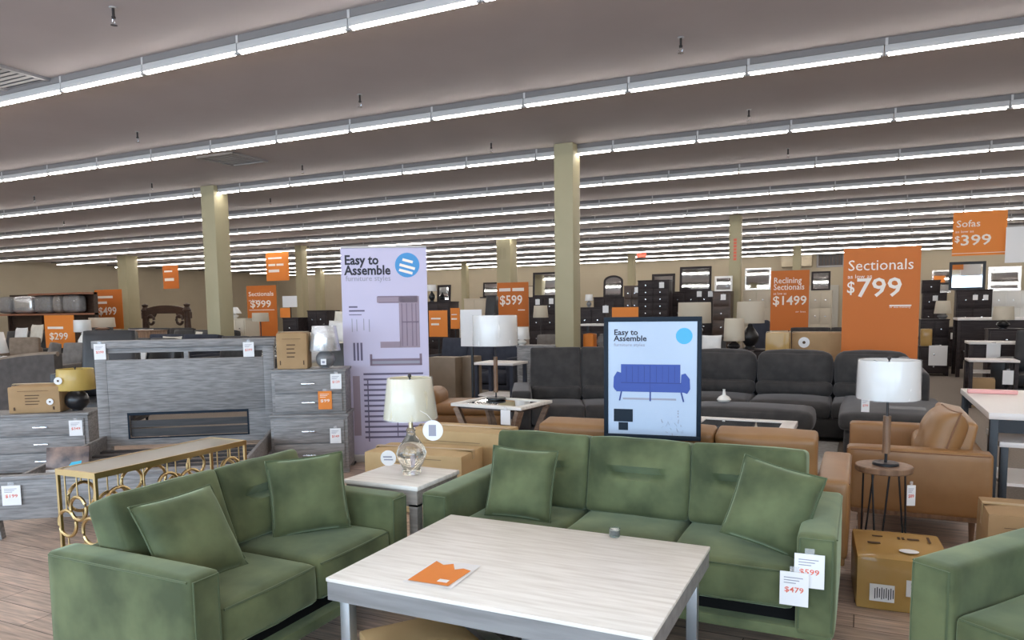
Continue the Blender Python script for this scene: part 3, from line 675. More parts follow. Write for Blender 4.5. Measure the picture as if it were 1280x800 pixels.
# ================================================================== GREY BEDROOM SET (turned 36 degrees)
TH = math.radians(36); ux = Vector((math.cos(TH), math.sin(TH), 0)); uy = Vector((-math.sin(TH), math.cos(TH), 0))
hc = at(232, 425, 7.0); W_b, L_b = 1.60, 2.02
t = thing('bed', 'grey wood queen bed frame with panelled headboard and low footboard', 'bed', (hc.x, hc.y, 0), TH)
hb = obj('headboard', MB().box(-W_b/2, -W_b/2+.10, -.03, .05, 0, 1.255, .004).box(W_b/2-.10, W_b/2, -.03, .05, 0, 1.255, .004)
    .box(-W_b/2-.015, W_b/2+.015, -.045, .06, 1.19, 1.262, .006).box(-W_b/2+.10, W_b/2-.10, -.015, .035, 1.145, 1.19)
    .box(-W_b/2+.10, W_b/2-.10, -.03, .03, .575, 1.08, .004).box(-W_b/2+.10, W_b/2-.10, -.028, .028, .27, .33).box(-W_b/2+.10,-W_b/2+.26,-.028,.028,.33,.58).box(W_b/2-.26,W_b/2-.10,-.028,.028,.33,.58)
    .box(-.02,.02,-.012,.03,1.075,1.15), 'grey_wood', t)
obj('panel_frame', MB().box(-W_b/2+.255, W_b/2-.255, -.032, -.02, .555, .58).box(-W_b/2+.255, W_b/2-.255, -.032, -.02, .33, .342).box(-W_b/2+.255,-W_b/2+.27,-.032,-.02,.34,.56).box(W_b/2-.27,W_b/2-.255,-.032,-.02,.34,.56), 'frame_navy', hb)
obj('slat_panel', MB().box(-W_b/2+.27, W_b/2-.27, .0, .012, .345, .42).box(-W_b/2+.27, W_b/2-.27, .0, .012, .435, .50), 'grey_wood_dark', hb)
for sx in (-1,1): obj('side_rail', MB().box(sx*(W_b/2-.05)-.015, sx*(W_b/2-.05)+.015, -L_b+.04, -.02, .20, .37, .003), 'grey_wood', t)
obj('footboard', MB().box(-W_b/2, W_b/2, -L_b-.03, -L_b+.03, .13, .405, .004).box(-W_b/2-.01, W_b/2+.01, -L_b-.04, -L_b+.04, .40, .43, .004), 'grey_wood', t)
for sx in (-1,1): obj('foot_leg', MB().prism([(sx*(W_b/2-.02)-.045,0),(sx*(W_b/2-.02)+.035,0),(sx*(W_b/2-.02)+.02,.14),(sx*(W_b/2-.02)-.07,.14)], -L_b-.03, -L_b+.03), 'grey_wood', t, 0)
obj('centre_rail', MB().box(-.03,.03,-L_b+.03,-.02,.19,.23), 'grey_wood_dark', t)
for k in range(9): obj('slat', MB().box(-W_b/2+.06, W_b/2-.06, -L_b+.2+.2*k, -L_b+.28+.2*k, .231, .25), 'grey_wood_dark', t)
def bedpt(x, y, z): return (hc + ux*x + uy*y).to_tuple()[:2] + (z,)
price_tag('white price tag at the upper left corner of the grey headboard', bedpt(-W_b/2+.06, -.05, 1.09), TH, .10, .145, '$399')
price_tag('white price tag hanging in the slot at the right of the grey headboard', bedpt(W_b/2-.225, -.052, 1.085), TH, .10, .14, '$399')
price_tag('white price tag on the low grey footboard by the gold console', bedpt(-W_b/2+.14, -L_b-.045, .235), TH, .115, .135, '$199')
q = Vector(bedpt(-W_b/2-.08, -1.2, .0)); q = G(74, 604, .25)
t = thing('brochure_carton', 'dark printed leaflet carton standing behind the bed rail at left', 'leaflet', bedpt(-W_b/2+.02+.22, -1.42, .258), TH, rot=(-.25,0,TH))
obj('carton', MB().box(-.15,.15,-.012,.012,0,.25,.003), 'brochure_dark', t); obj('white_print', MB().box(-.148,.02,-.0135,-.0118,.002,.08), 'paper_white', t, 0); obj('cyan_print', MB().prism([(-.02,.06),(.09,.075),(.10,.14),(.03,.13)], -.0145, -.0118), 'cyan_print', t, 0)

# low grey dresser left of the bed
dc = at(109, 516, 6.85); dw, dd, dh = 1.55, .40, 1.5-(516-394.3)*6.85/F
dh = round(dh, 3); o = dc - ux*(dw/2)
case_good('dresser', 'low grey wood dresser at left holding a box and a black ball lamp', 'dresser', o.x, o.y, dw, dd, 0, dh, 3, 2, 'grey_wood', 'chrome', TH, handle='bar')
def drpt(x, y, z): p = o + ux*x + uy*y; return (p.x, p.y, z)
price_tag('white price tag on the top right drawer of the grey dresser', drpt(dw/2-.10, -.018, dh-.215), TH, .115, .145, '$349')
def on_dresser(px, py, yloc):                  # x along the dresser for a pixel
    d = ray(px, py); n = uy; base = o + uy*yloc; k = (base-Vector((0,0,0))).dot(n)/d.dot(n); p = d*k; return (p-base).dot(ux)
x_ = (on_dresser(13,500,.10)+on_dresser(75,500,.10))/2
carton('brown carton with round sticker on the grey dresser', drpt(x_, .20, dh), .44, .26, .25, TH, 'cardboard', True, (.32,.42,.03), bulge=.02)
x_ = on_dresser(95,480,.2)
table_lamp('black ball lamp with ochre drum shade on the grey dresser', drpt(x_, .2, dh), ball_base(.105,'black_ceramic'), .20, .165, .155, .20, 'shade_gold')
t = thing('round_label', 'round white label hanging on the ochre lamp shade', 'tag', tuple(Vector(drpt(x_-.09, .03, dh+.30))), TH)
obj('disc', MB().disc(0,0,.035,-.001,.001), 'paper_white', t, 0); obj('print', MB().box(-.009,.009,-.002,-.001,-.009,.009), 'print_brown', t, 0)

# two stacked nightstands right of the bed
nc = at(386, 519, 6.75); n1h = 1.5-(519-390.7)*6.75/F
case_good('nightstand', 'lower grey nightstand of the two stacked beside the headboard', 'nightstand', nc.x, nc.y, .70, .42, 0, n1h, 2, 1, 'grey_wood', 'chrome', TH-.10, handle='bar')
ns = TH-.10; nx = Vector((math.cos(ns), math.sin(ns), 0)); ny = Vector((-math.sin(ns), math.cos(ns), 0))
n2h = 1.5-(461-390.7)*6.85/F-n1h
n2 = nc + ny*.04
case_good('nightstand', 'upper grey nightstand of the stack carrying a carton and a wrapped lamp', 'nightstand', n2.x, n2.y, .67, .37, n1h, n2h, 2, 1, 'grey_wood', 'chrome', ns, handle='bar', feet=False)
def nsp(x, y, z): p = nc + nx*x + ny*y; return (p.x, p.y, z)
price_tag('white price tag on the upper nightstand right side', nsp(.255, .018, n1h+n2h-.185), ns, .10, .14, '$129')
price_tag('orange sale tag on the upper nightstand left of the white tag', nsp(.15, .016, n1h+.045), ns, .125, .17, '$99', True)
price_tag('white price tag on the lower nightstand top drawer', nsp(.24, -.022, n1h-.27), ns, .10, .14, '$149')
carton('upright brown carton on the stacked nightstands', nsp(-.15, .20, n1h+n2h), .28, .22, .335, ns, 'cardboard', True)
table_lamp('grey ball lamp with foil wrapped silver shade on the stacked nightstands', nsp(.135, .20, n1h+n2h), ball_base(.088,'grey_ceramic'), .165, .14, .105, .23, 'silver_glass', wrap=True)
t = thing('round_label', 'small white label on the grey ball lamp', 'tag', nsp(.135, .095, n1h+n2h+.06), ns)
obj('card', MB().box(-.025,.025,-.001,.001,-.025,.03), 'paper_white', t, 0); obj('print', MB().box(-.012,.012,-.002,-.001,-.01,.012), 'print_grey', t, 0)

# ================================================================== TALL WHITE BANNER
bc = at(487, 587, 7.3); bz = math.radians(27); S_ = .00768
t = thing('retractable_banner', 'tall pale lavender Easy to Assemble banner standing by the nightstands', 'banner', (bc.x, bc.y, 0), bz)
bw, bt = .84, 2.14
obj('base', MB().box(-bw/2-.01, bw/2+.01, -.06, .09, 0, .075, .015), 'fixture_white', t); obj('foot', MB().box(-bw/2+.05,-bw/2+.10,-.16,.18,0,.02,.004).box(bw/2-.10,bw/2-.05,-.16,.18,0,.02,.004), 'black_metal', t)
obj('support_pole', MB().tube([(0,.06,.06),(0,.012,bt-.01)], .009, 8), 'chrome', t); obj('top_rail', MB().box(-bw/2,bw/2,-.012,.012,bt-.02,bt,.006), 'fixture_white', t)
face = obj('printed_sheet', MB().box(-bw/2, bw/2, -.003, .003, .07, bt-.008), 'banner_face', t, 0)
def bx(px): return (px-486)*S_+.03                                     # banner artwork, metres from its middle and above the floor
def bzz(py): return bt-(py-308)*S_
obj('headline', MB().text('Easy to', bx(432), bzz(331), .128, -.0045, .0036, width=.33).text('Assemble', bx(432), bzz(344), .128, -.0045, .0036, width=.455), 'print_dark', face, 0)
obj('subline', MB().text('furniture styles', bx(433), bzz(352), .075, -.0045, .0, width=.44), 'print_grey', face, 0)
obj('caption_print', MB().box(bx(436),bx(447),-.0045,-.003,bzz(386),bzz(384)).box(bx(436),bx(456),-.0045,-.003,bzz(391),bzz(389)).box(bx(436),bx(452),-.0045,-.003,bzz(395.5),bzz(394.5)), 'print_slate', face, 0)
bd = obj('badge', MB().disc(bx(512), bzz(332.5), .12, -.0045, -.003), 'badge_blue', face, 0)
m = MB()
for k, (xa, wa, zz) in enumerate(((-.045,.10,.055),(-.075,.15,.005),(-.08,.13,-.045))): m.bar((bx(512)+xa, -.0052, bzz(332.5)+zz), (bx(512)+xa+wa, -.0052, bzz(332.5)+zz-wa*.28), .0012, .026)
obj('badge_lettering', m, 'sign_print', bd, 0)
m = MB()
def br(m, xa, xb, ya, yb, y=-.0042): m.box(bx(xa), bx(xb), y, -.003, bzz(yb), bzz(ya))
br(m,472,524,372,380); br(m,500,526,372,438); br(m,475,502,430,438)
obj('panel_drawing', m, 'print_wood', face, 0)
m = MB(); br(m,438,447,474,552); obj('post_drawing', m, 'print_wood', face, 0)
m = MB()
for x_a in (503,509,516,521): br(m,x_a,x_a+1.4,381,436,-.0052)
br(m,473,524,371.5,373,-.0052); br(m,474,500,379,380.5,-.0052); br(m,503,525,404,406,-.0052)
br(m,461,528,452,455,-.0052); br(m,461,464,446,461,-.0052); br(m,525,528,446,461,-.0052); br(m,462,528,458.5,461,-.0052)
obj('panel_edges', m, 'print_wood_dark', face, 0)
m = MB()
for k in range(3): br(m,440+4.6*k,442.6+4.6*k,431,454,-.005)
for k in range(13): br(m,452,529,470.5+6.9*k,473+6.9*k,-.005)
br(m,456.5,458,478,560,-.0055); br(m,494,495.2,478,556,-.0055)
obj('slat_drawing', m, 'print_slate', face, 0)
m = MB()
for k, x_a in enumerate((439,445,454,461)): br(m,x_a,x_a+.9,400+k%2,417-k%3)
obj('bolt_drawing', m, 'print_grey', face, 0)
br2 = MB(); br(br2,464,526,455,459,-.0048); obj('rail_drawing', br2, 'print_grey', face, 0)

# cartons behind the end table
c0 = at(535, 572, 5.55)
carton('lower long kraft carton lying behind the end table', (c0.x-.06, c0.y+.02, 0), .84, .46, .23, .12, 'kraft_pale', True)
carton('middle flat kraft carton stacked behind the end table', (c0.x-.05, c0.y+.03, .243), .80, .44, .20, .12, 'kraft_pale', True, tape=True)
c1 = at(578, 556, 6.05)
carton('top kraft carton leaning over the pile behind the end table', (c1.x, c1.y+.03, .0), .82, .42, .53, .05, 'kraft_pale', True)
m_ = MB()
# ================================================================== FRAMED POSTER
py_ = 3.975; pc = VY(814.5, 545, py_); pz = math.radians(8)
t = thing('poster_stand', 'black framed Easy to Assemble poster with blue sofa behind the green sofa', 'poster', (pc.x, py_, 0), pz)
pw, pz0, pz1 = .53, VY(814,549,3.975).z, VY(814,396,3.975).z; ph = pz1-pz0
fr = obj('frame', MB().box(-pw/2,pw/2,-.012,.012,pz0,pz0+.026,.003).box(-pw/2,pw/2,-.012,.012,pz1-.026,pz1,.003).box(-pw/2,-pw/2+.024,-.012,.012,pz0+.024,pz1-.024,.003).box(pw/2-.024,pw/2,-.012,.012,pz0+.024,pz1-.024,.003), 'frame_navy', t)
obj('post', MB().box(-.018,.018,.012,.034,.012,pz0+.3), 'black_metal', t); obj('base_plate', MB().box(-.15,.15,-.03,.05,0,.014,.003), 'black_metal', t)
fc = obj('poster_sheet', MB().box(-pw/2+.02, pw/2-.02, -.006, .004, pz0+.02, pz1-.02), 'poster_face', t, 0)
def X(u): return -pw/2+u*pw
def Z(v): return pz1-v*ph
Y_ = -.0072
obj('headline', MB().text('Easy to', X(.105), Z(.145), .043, Y_, .0009, width=.13).text('Assemble', X(.105), Z(.195), .043, Y_, .0009, width=.182), 'print_dark', fc, 0)
obj('subline', MB().text('furniture styles', X(.105), Z(.238), .026, Y_, 0, width=.17), 'print_grey', fc, 0)
obj('badge', MB().disc(X(.825), Z(.155), .044, Y_-.0004, -.005), 'badge_cyan', fc, 0)
sf = MB(); sf.box(X(.18),X(.79),Y_,-.005,Z(.60),Z(.385)); sf.prism([(X(.10),Z(.575)),(X(.105),Z(.49)),(X(.14),Z(.445)),(X(.18),Z(.455)),(X(.20),Z(.60)),(X(.12),Z(.60))], Y_-.0008, -.005).prism([(X(.79),Z(.60)),(X(.80),Z(.465)),(X(.84),Z(.455)),(X(.885),Z(.50)),(X(.89),Z(.58)),(X(.86),Z(.62))], Y_-.0008, -.005).box(X(.13),X(.86),Y_-.0006,-.005,Z(.61),Z(.535))
sd = obj('sofa_picture', sf, 'sofa_blue', fc, 0)
sf = MB()
for k in range(9):
    if k != 4: sf.box(X(.235+.062*k),X(.240+.062*k),Y_-.0006,Y_,Z(.53),Z(.40))
sf.box(X(.481),X(.486),Y_-.0012,Y_,Z(.61),Z(.39)); sf.box(X(.18),X(.80),Y_-.001,Y_-.0004,Z(.540),Z(.532))
for xa, xb in ((.185,.165),(.485,.485),(.80,.825)): sf.bar((X(xa),Y_,Z(.61)),(X(xb),Y_,Z(.685)), .008, .001)
obj('sofa_detail', sf, 'sofa_blue_dark', sd, 0)
obj('shadow_print', MB().box(X(.2),X(.75),Y_,-.005,Z(.675),Z(.66)), 'print_grey', fc, 0)
obj('bed_position_picture', MB().box(X(.105),X(.305),Y_,-.005,Z(.86),Z(.755)).box(X(.155),X(.255),Y_,-.005,Z(.93),Z(.865)), 'frame_navy', fc, 0)
sf = MB(); random.seed(5)
for k in range(15): xa = .60+.022*((k*7)%11); za = .83+.014*((k*5)%9); sf.bar((X(xa),Y_,Z(za)),(X(xa+random.uniform(-.02,.03)),Y_,Z(za+random.uniform(.01,.035))), .003, .001)
for v in (.755,.775,.80): sf.box(X(.765),X(.775),Y_,-.005,Z(v+.012),Z(v))
obj('parts_drawing', sf, 'print_grey', fc, 0)

# ================================================================== TAN LEATHER GROUP
sofa('tan leather sofa seen from behind, back to back with the green sofa', (-1.0, 4.50, 0), PI, 1.92, .86, 3, 'tan_leather', aw=.16, ah=.60, sh=.44, bh=.80, leg='walnut', crease=False, pip='tan_seam', hi=True, base_h=.07)
sofa('tan leather armchair facing left beside the round lamp table', (.33, 5.75, 0), -PI/2, 1.22, .80, 1, 'tan_leather', name='armchair', cat='armchair', aw=.15, ah=.60, sh=.43, bh=.76, leg_h=.17, leg='walnut', crease=False, pip='tan_seam', base_h=.06, wooden_rail=True, bolster=True)
scatter_pillow('plump tan leather cushion against the back of the tan armchair', (.41, 5.42, .452), .44, .40, .22, rz=-PI/2+.15, lean=.3, m='tan_leather', seed=21, piping='tan_seam')
t = thing('chaise', 'tan leather bench with round bolster behind the wooden lamp table', 'bench', tuple(at(583, 540, 8.7))[:2]+(0,), .30)
obj('base', MB().soft((0,0,.21),(.95,.62,.18),.03,(.005,.01,.01),8), 'tan_leather', t); obj('seat_pad', MB().soft((.05,0,.36),(.86,.62,.14),.05,(.01,.02,.02),8), 'tan_leather', t)
obj('bolster', MB().soft((-.38,0,.44),(.22,.60,.28),.09,(.02,.0,.02),9), 'tan_leather', t)
for sx in (-1,1):
    for sy in (-1,1): obj('leg', MB().lathe([(0,0),(.015,0),(.022,.125),(0,.125)], 10, (sx*.4,sy*.25,0)), 'walnut', t)

# wooden lamp table with slanted legs
tc_ = at(628, 503, 7.2)
t = thing('lamp_table', 'square reclaimed wood table with slanted legs and inset glass top', 'side table', (-3.2, 6.47, 0), -.10)
obj('top_frame', MB().box(-.40,.40,-.31,-.235,.57,.60,.004).box(-.40,.40,.235,.31,.57,.60,.004).box(-.40,-.325,-.235,.235,.57,.60,.004).box(.325,.40,-.235,.235,.57,.60,.004), 'whitewash_wood', t)
obj('under_frame', MB().box(-.36,.36,-.27,.27,.548,.572), 'dark_wood', t)
obj('glass_inset', MB().box(-.325,.325,-.235,.235,.578,.592), 'mirror_glass', t, 0)
for sx in (-1,1):
    for sy in (-1,1): obj('leg', MB().bar((sx*.36,sy*.27,.56),(sx*.14,sy*.2,0), .07, .05), 'reclaimed_wood', t)
obj('lower_shelf', MB().box(-.22,.22,-.2,.2,.05,.08), 'reclaimed_wood', t)
def pole_lamp(label, p, hp, sh0, rb, rt, hs, wrap=True, rbase=.075):
    t = table_lamp(label, p, [('lamp_base', [(0,0),(rbase,0),(rbase,.012),(rbase-.004,.016),(0,.016)], 'black_metal'), ('stem_foot', [(.008,.015),(.008,.07),(0,.07)], 'black_metal'), ('wood_pole', [(0,.068),(.021,.068),(.021,hp),(0,hp)], 'walnut'), ('stem', [(.007,hp),(.007,sh0+.05),(0,sh0+.05)], 'dark_bronze')], sh0, rb, rt, hs, 'shade_white', wrap=wrap)
    return t
p = G(619, 499, .6); pole_lamp('wood pole lamp with wide white drum shade on the slanted leg table', (p.x, p.y+.02, .601), .43, .545, .225, .218, .30, rbase=.10)
# round side table, its lamp and carton
rc = G(1105, 581, .58)
t = thing('round_side_table', 'small round table on black hairpin legs beside the green sofa', 'side table', (rc.x, rc.y, 0))
obj('tabletop', MB().lathe([(0,.545),(.148,.545),(.153,.55),(.153,.575),(.149,.58),(0,.58)], 40), 'walnut', t)
for k in range(3):
    a = 2*PI*k/3+.35; ca_, sa_ = math.cos(a), math.sin(a)
    e = lambda r, s, z: (r*ca_-s*sa_, r*sa_+s*ca_, z)
    obj('hairpin_leg', MB().tube([e(.10,-.045,.546), e(.135,-.008,.006), e(.137,0,.002), e(.135,.008,.006), e(.10,.045,.546)], .0055, 7), 'black_metal', t)
p = G(1107, 581, .58); pole_lamp('wood pole lamp with white drum shade on the round hairpin table', (p.x, p.y, .581), .285, .385, .163, .158, .222, rbase=.07)
price_tag('white price tag hanging under the round hairpin table', (rc.x+.135, rc.y-.15, .39), .35, .045, .115, '$89', tilt=0)
p4 = [G(1055,697,.3), G(1170,692,.3)]
t = carton('yellow brown carton with white labels on the floor under the round table', (.20, 4.20, 0), .42, .50, .265, .06, 'cardboard_yellow', False, tape=False)
t2 = MB(); 
for x_a, z_a, w_, h_ in ((-.15,.05,.11,.085),(.01,.09,.07,.08),(.09,.135,.08,.035)): t2.box(x_a, x_a+w_, -.263, -.2575, z_a, z_a+h_)
lb = obj('shipping_label', t2, 'paper_white', t, 0)
for k in range(9): obj('label_print', MB().box(-.128+.010*k, -.124+.010*k, -.2645, -.263, .062+.004*(k%3), .115+.006*(k%2)), 'print_dark', lb, 0)
for q_ in ((.03,.075,.15,.158),(.03,.07,.13,.136),(.105,.16,.15,.155)): obj('label_print', MB().box(q_[0],q_[1],-.2645,-.263,q_[2],q_[3]), 'print_dark', lb, 0)
pass
el = MB().lathe([(0,0),(.045,0),(.045,.001),(0,.001)], 24); el.bm.transform(Matrix.Translation((.03,-.14,.2785)) @ Matrix.Diagonal((1,.75,1,1))); obj('oval_sticker', el, 'paper_white', t, 0)
for x_a, y_a, w_, d_ in ((-.12,.08,.05,.018),(.0,.06,.012,.04),(.02,.06,.012,.04),(.045,.065,.055,.024),(-.15,-.05,.06,.025),(.14,.04,.012,.10)): obj('top_print', MB().box(x_a, x_a+w_, y_a, y_a+d_, .2772, .2788), 'print_brown', t, 0)
p = G(1262, 634, .42); carton('brown carton at the right edge behind the green armchair', (p.x+.06, p.y+.02, 0), .36, .40, .42, 0, 'cardboard', True, (.2,.6,.001))
# white topped desks at the right edge
p = G(1225, 519, .76)
leg_table('desk', 'white topped desk with black steel legs at the right edge', (p.x+.67, p.y+.80, 0), 1.24, 1.60, .78, .045, 'white_top', 'black_metal', .05, apron=.09, cat='desk')
p = G(1247, 556, .56)
leg_table('nesting_table', 'lower white nesting table with dark legs tucked under the desk', (p.x+.40, p.y+.30, 0), .78, .60, .58, .035, 'white_top', 'black_metal', .045, shelf=.3)
p = G(1240, 492, .78)
t = obj('flat_box', MB().box(-.17,.17,-.03,.03,0,.03,.004), 'pink_card', loc=(p.x, p.y, .781)); tag(t, 'long pink carton lying along the back of the white desk', 'box')
# ================================================================== CHARCOAL SEATING
def span(x0, x1, yt, D, yb=None):
    """middle x, depth Y, width, top z (and bottom z) of an upright thing D metres ahead"""
    c = at((x0+x1)/2, yt, D); a, b = VY(x0, yt, c.y), VY(x1, yt, c.y)
    r = ((a.x+b.x)/2, c.y, abs(b.x-a.x), c.z)
    return r+(VY((x0+x1)/2, yb, c.y).z,) if yb is not None else r

# L shaped sectional
t = thing('sectional_sofa', 'charcoal L shaped sectional sofa under the Sectionals sign', 'sectional sofa', (0, 0, 0))
yb_ = 9.75; m_ = 'charcoal_fabric'
obj('base', MB().box(-3.0, .62, 8.75, yb_, .05, .26, .02), m_, t)
obj('backrest', MB().soft((-1.19, yb_-.08, .52), (3.62,.18,.60), .05, (0,.01,.01), 8), m_, t)
obj('corner_backrest', MB().soft((.56, 9.35, .50), (.2,.9,.56), .05, (.01,0,.01), 8), m_, t)
xs_ = [-2.95,-2.02,-1.17,-.30,.50]
for a, c in zip(xs_, xs_[1:]):
    w_ = c-a
    obj('seat_cushion', MB().soft(((a+c)/2, 9.13, .345), (w_-.01,.84,.19), .05, (0,.03,.03), 8), m_, t, 60)
    obj('back_cushion', MB().soft((0,0,0), (w_-.03,.24,.42), .09, (.01,.05,.03), 8, wob=.01), m_, t, 60, loc=((a+c)/2, 9.48, .745), rot=(-.16,0,0))
    obj('lumbar_cushion', MB().soft((0,0,0), (w_-.02,.22,.20), .08, (.01,.03,.02), 8), m_, t, 60, loc=((a+c)/2, 9.40, .52))
obj('corner_cushion', MB().soft((0,0,0), (.22,.62,.42), .09, (.04,.0,.03), 8), m_, t, 60, loc=(.40, 9.05, .70), rot=(0,.12,0))
obj('chaise_base', MB().soft((.30, 8.55, .17), (.88,1.65,.26), .05, (.01,.01,0), 8), m_, t)
obj('chaise_cushion', MB().soft((.29, 8.53, .385), (.96,1.70,.17), .06, (.01,.02,.03), 9), m_, t, 60)
for x, y in ((-.05,7.85),(.62,7.85),(-2.9,8.85),(-2.9,9.65),(.5,9.6)): obj('leg', MB().box(x-.03,x+.03,y-.03,y+.03,0,.07), 'black_metal', t)
price_tag('white price tag on the chaise seat edge of the charcoal sectional', tuple(VY(1082,497,7.64))[:2]+(VY(1082,515,7.64).z,), 0, .07, .13, '$799')
t = obj('leaflet', MB().box(-.16,.16,-.08,.08,0,.006), 'plastic_wrap', loc=(.40, 7.95, .512)); tag(t, 'clear wrapped leaflet lying on the charcoal chaise seat', 'leaflet')
# ottoman, figurine, white coffee table, rug
t = thing('ottoman', 'long charcoal ottoman in front of the sectional seats', 'ottoman', (-1.05, 8.0, .0125))
obj('cushion', MB().soft((0,0,.34), (1.25,.62,.22), .07, (.02,.02,.03), 9), m_, t, 60); obj('base', MB().box(-.58,.58,-.27,.27,.06,.25,.02), m_, t)
for sx in (-1,1):
    for sy in (-1,1): obj('leg', MB().box(sx*.5-.025,sx*.5+.025,sy*.22-.025,sy*.22+.025,0,.07), 'black_metal', t)
p = G(895, 499, .48); t = obj('vase', MB().lathe([(0,0),(.06,0),(.075,.02),(.055,.05),(.02,.07),(.012,.12),(.016,.13),(0,.13)], 20), 'white_ceramic', loc=(-1.32, 8.02, .4985)); tag(t, 'small white pointed vase standing on the charcoal ottoman', 'vase')
t = thing('coffee_table', 'white framed coffee table with mirrored top behind the tan sofa', 'coffee table', (-.97, 6.67, .0125))
obj('top_frame', MB().box(-.46,.46,-.42,-.32,.40,.45,.004).box(-.46,.46,.32,.42,.40,.45,.004).box(-.46,-.34,-.32,.32,.40,.45,.004).box(.34,.46,-.32,.32,.40,.45,.004), 'white_top', t); obj('glass_inset', MB().box(-.34,.34,-.32,.32,.43,.443), 'mirror_glass', t, 0)
for sx in (-1,1):
    for sy in (-1,1): obj('leg', MB().box(sx*.43-.025,sx*.43+.025,sy*.39-.025,sy*.39+.025,0,.402), 'dark_wood', t)
tag(obj('area_rug', MB().box(-1.75,-.2,6.2,8.72,0,.012,.004), 'rug_pale'), 'pale grey patterned rug under the charcoal ottoman', 'rug')

# reclining loveseat between the lamp table and the poster
q = at(715, 520, 8.1); 
t = sofa('charcoal reclining sofa with puffy back beside the wooden lamp table', (q.x+.06, q.y+.17, 0), .42, 1.56, .98, 2, 'charcoal_fabric', name='recliner_sofa', aw=.20, ah=.64, sh=.48, bh=1.03, leg_h=.05, leg='black_metal', crease=False, hi=True, base_h=.2, back_t=.26, tilt=.28, bolster=True, arm_puff=.02)

# ================================================================== PRICE SIGNS
def std(label, x0, x1, yt, yb, D, lines, rule=None, m='sign_orange_shaded', **k):
    cx, Y, w, z1, z0 = span(x0, x1, yt, D, yb)
    return price_banner(label, (cx, Y, 0), w, z1-z0, z0, lines, m, rule=rule, **k)
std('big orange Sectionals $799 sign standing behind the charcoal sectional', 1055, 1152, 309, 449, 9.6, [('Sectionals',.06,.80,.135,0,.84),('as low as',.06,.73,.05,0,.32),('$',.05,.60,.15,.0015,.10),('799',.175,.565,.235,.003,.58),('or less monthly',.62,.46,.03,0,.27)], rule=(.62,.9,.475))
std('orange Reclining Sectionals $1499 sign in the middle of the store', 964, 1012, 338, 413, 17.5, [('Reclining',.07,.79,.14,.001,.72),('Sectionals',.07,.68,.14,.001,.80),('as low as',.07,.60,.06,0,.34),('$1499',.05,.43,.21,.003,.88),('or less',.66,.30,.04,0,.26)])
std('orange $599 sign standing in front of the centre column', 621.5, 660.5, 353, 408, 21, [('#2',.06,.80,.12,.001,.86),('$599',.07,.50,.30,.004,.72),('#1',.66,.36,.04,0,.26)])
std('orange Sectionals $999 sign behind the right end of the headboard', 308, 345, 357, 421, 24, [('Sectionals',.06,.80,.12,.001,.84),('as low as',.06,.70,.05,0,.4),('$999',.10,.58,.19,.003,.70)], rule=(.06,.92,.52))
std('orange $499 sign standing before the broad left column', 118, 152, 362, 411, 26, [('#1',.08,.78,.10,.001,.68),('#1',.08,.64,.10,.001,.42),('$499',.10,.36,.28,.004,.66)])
std('orange $299 sign standing among sofas at far left', 55, 92, 394, 435, 17, [('#1',.10,.58,.12,.001,.62),('$299',.14,.26,.30,.004,.62)], m='sign_orange_bright')
std('orange sofa price sign just right of the tall banner', 536, 559, 388, 421, 15, [('#1',.12,.66,.10,.001,.6),('#1',.12,.44,.12,.003,.5)], m='sign_orange_bright')
std('small narrow orange sign left of the wide white lamp shade', 563, 574.5, 385, 411, 19, [('#1',.1,.66,.08,.001,.7),('#1',.1,.44,.12,.003,.7)], m='sign_orange_bright')
std('low wide orange sign above the poster frame', 765, 798, 384, 400, 15, [], m='sign_orange_bright')
std('small plain orange sign left of the column behind the carton', 350, 362.5, 385, 397, 20, [], m='sign_orange_bright')
std('white framed notice half hidden behind the wide lamp shade', 575.5, 602, 387, 433, 9.8, [], m='paper_white')
H_ = dict(stand=False, hang=True, name='hanging_sign')
std('orange Sofas $399 banner hanging from the ceiling at right', 1192, 1260, 264, 319, 16, [('Sofas',.06,.66,.22,.001,.44),('as low as',.05,.53,.08,0,.34),('$',.04,.32,.2,.003,.09),('399',.14,.24,.34,.004,.56)], m='sign_orange_bright', rule=(0,1,.05), **H_)
std('white printed banner hanging at the far right edge', 1258, 1296, 283, 328, 15.5, [], m='paper_white', **H_)
std('orange banner hanging right of the headboard column', 332, 360.5, 315, 351, 25, [('#1',.1,.76,.10,.001,.7),('#2',.1,.52,.12,.001,.72),('#1',.1,.30,.16,.003,.55)], m='sign_orange_bright', **H_)
std('small orange banner hanging above the left dark shelves', 203, 222.5, 332, 361, 28, [('#1',.1,.72,.12,.001,.6),('#1',.1,.34,.2,.003,.7)], **H_)

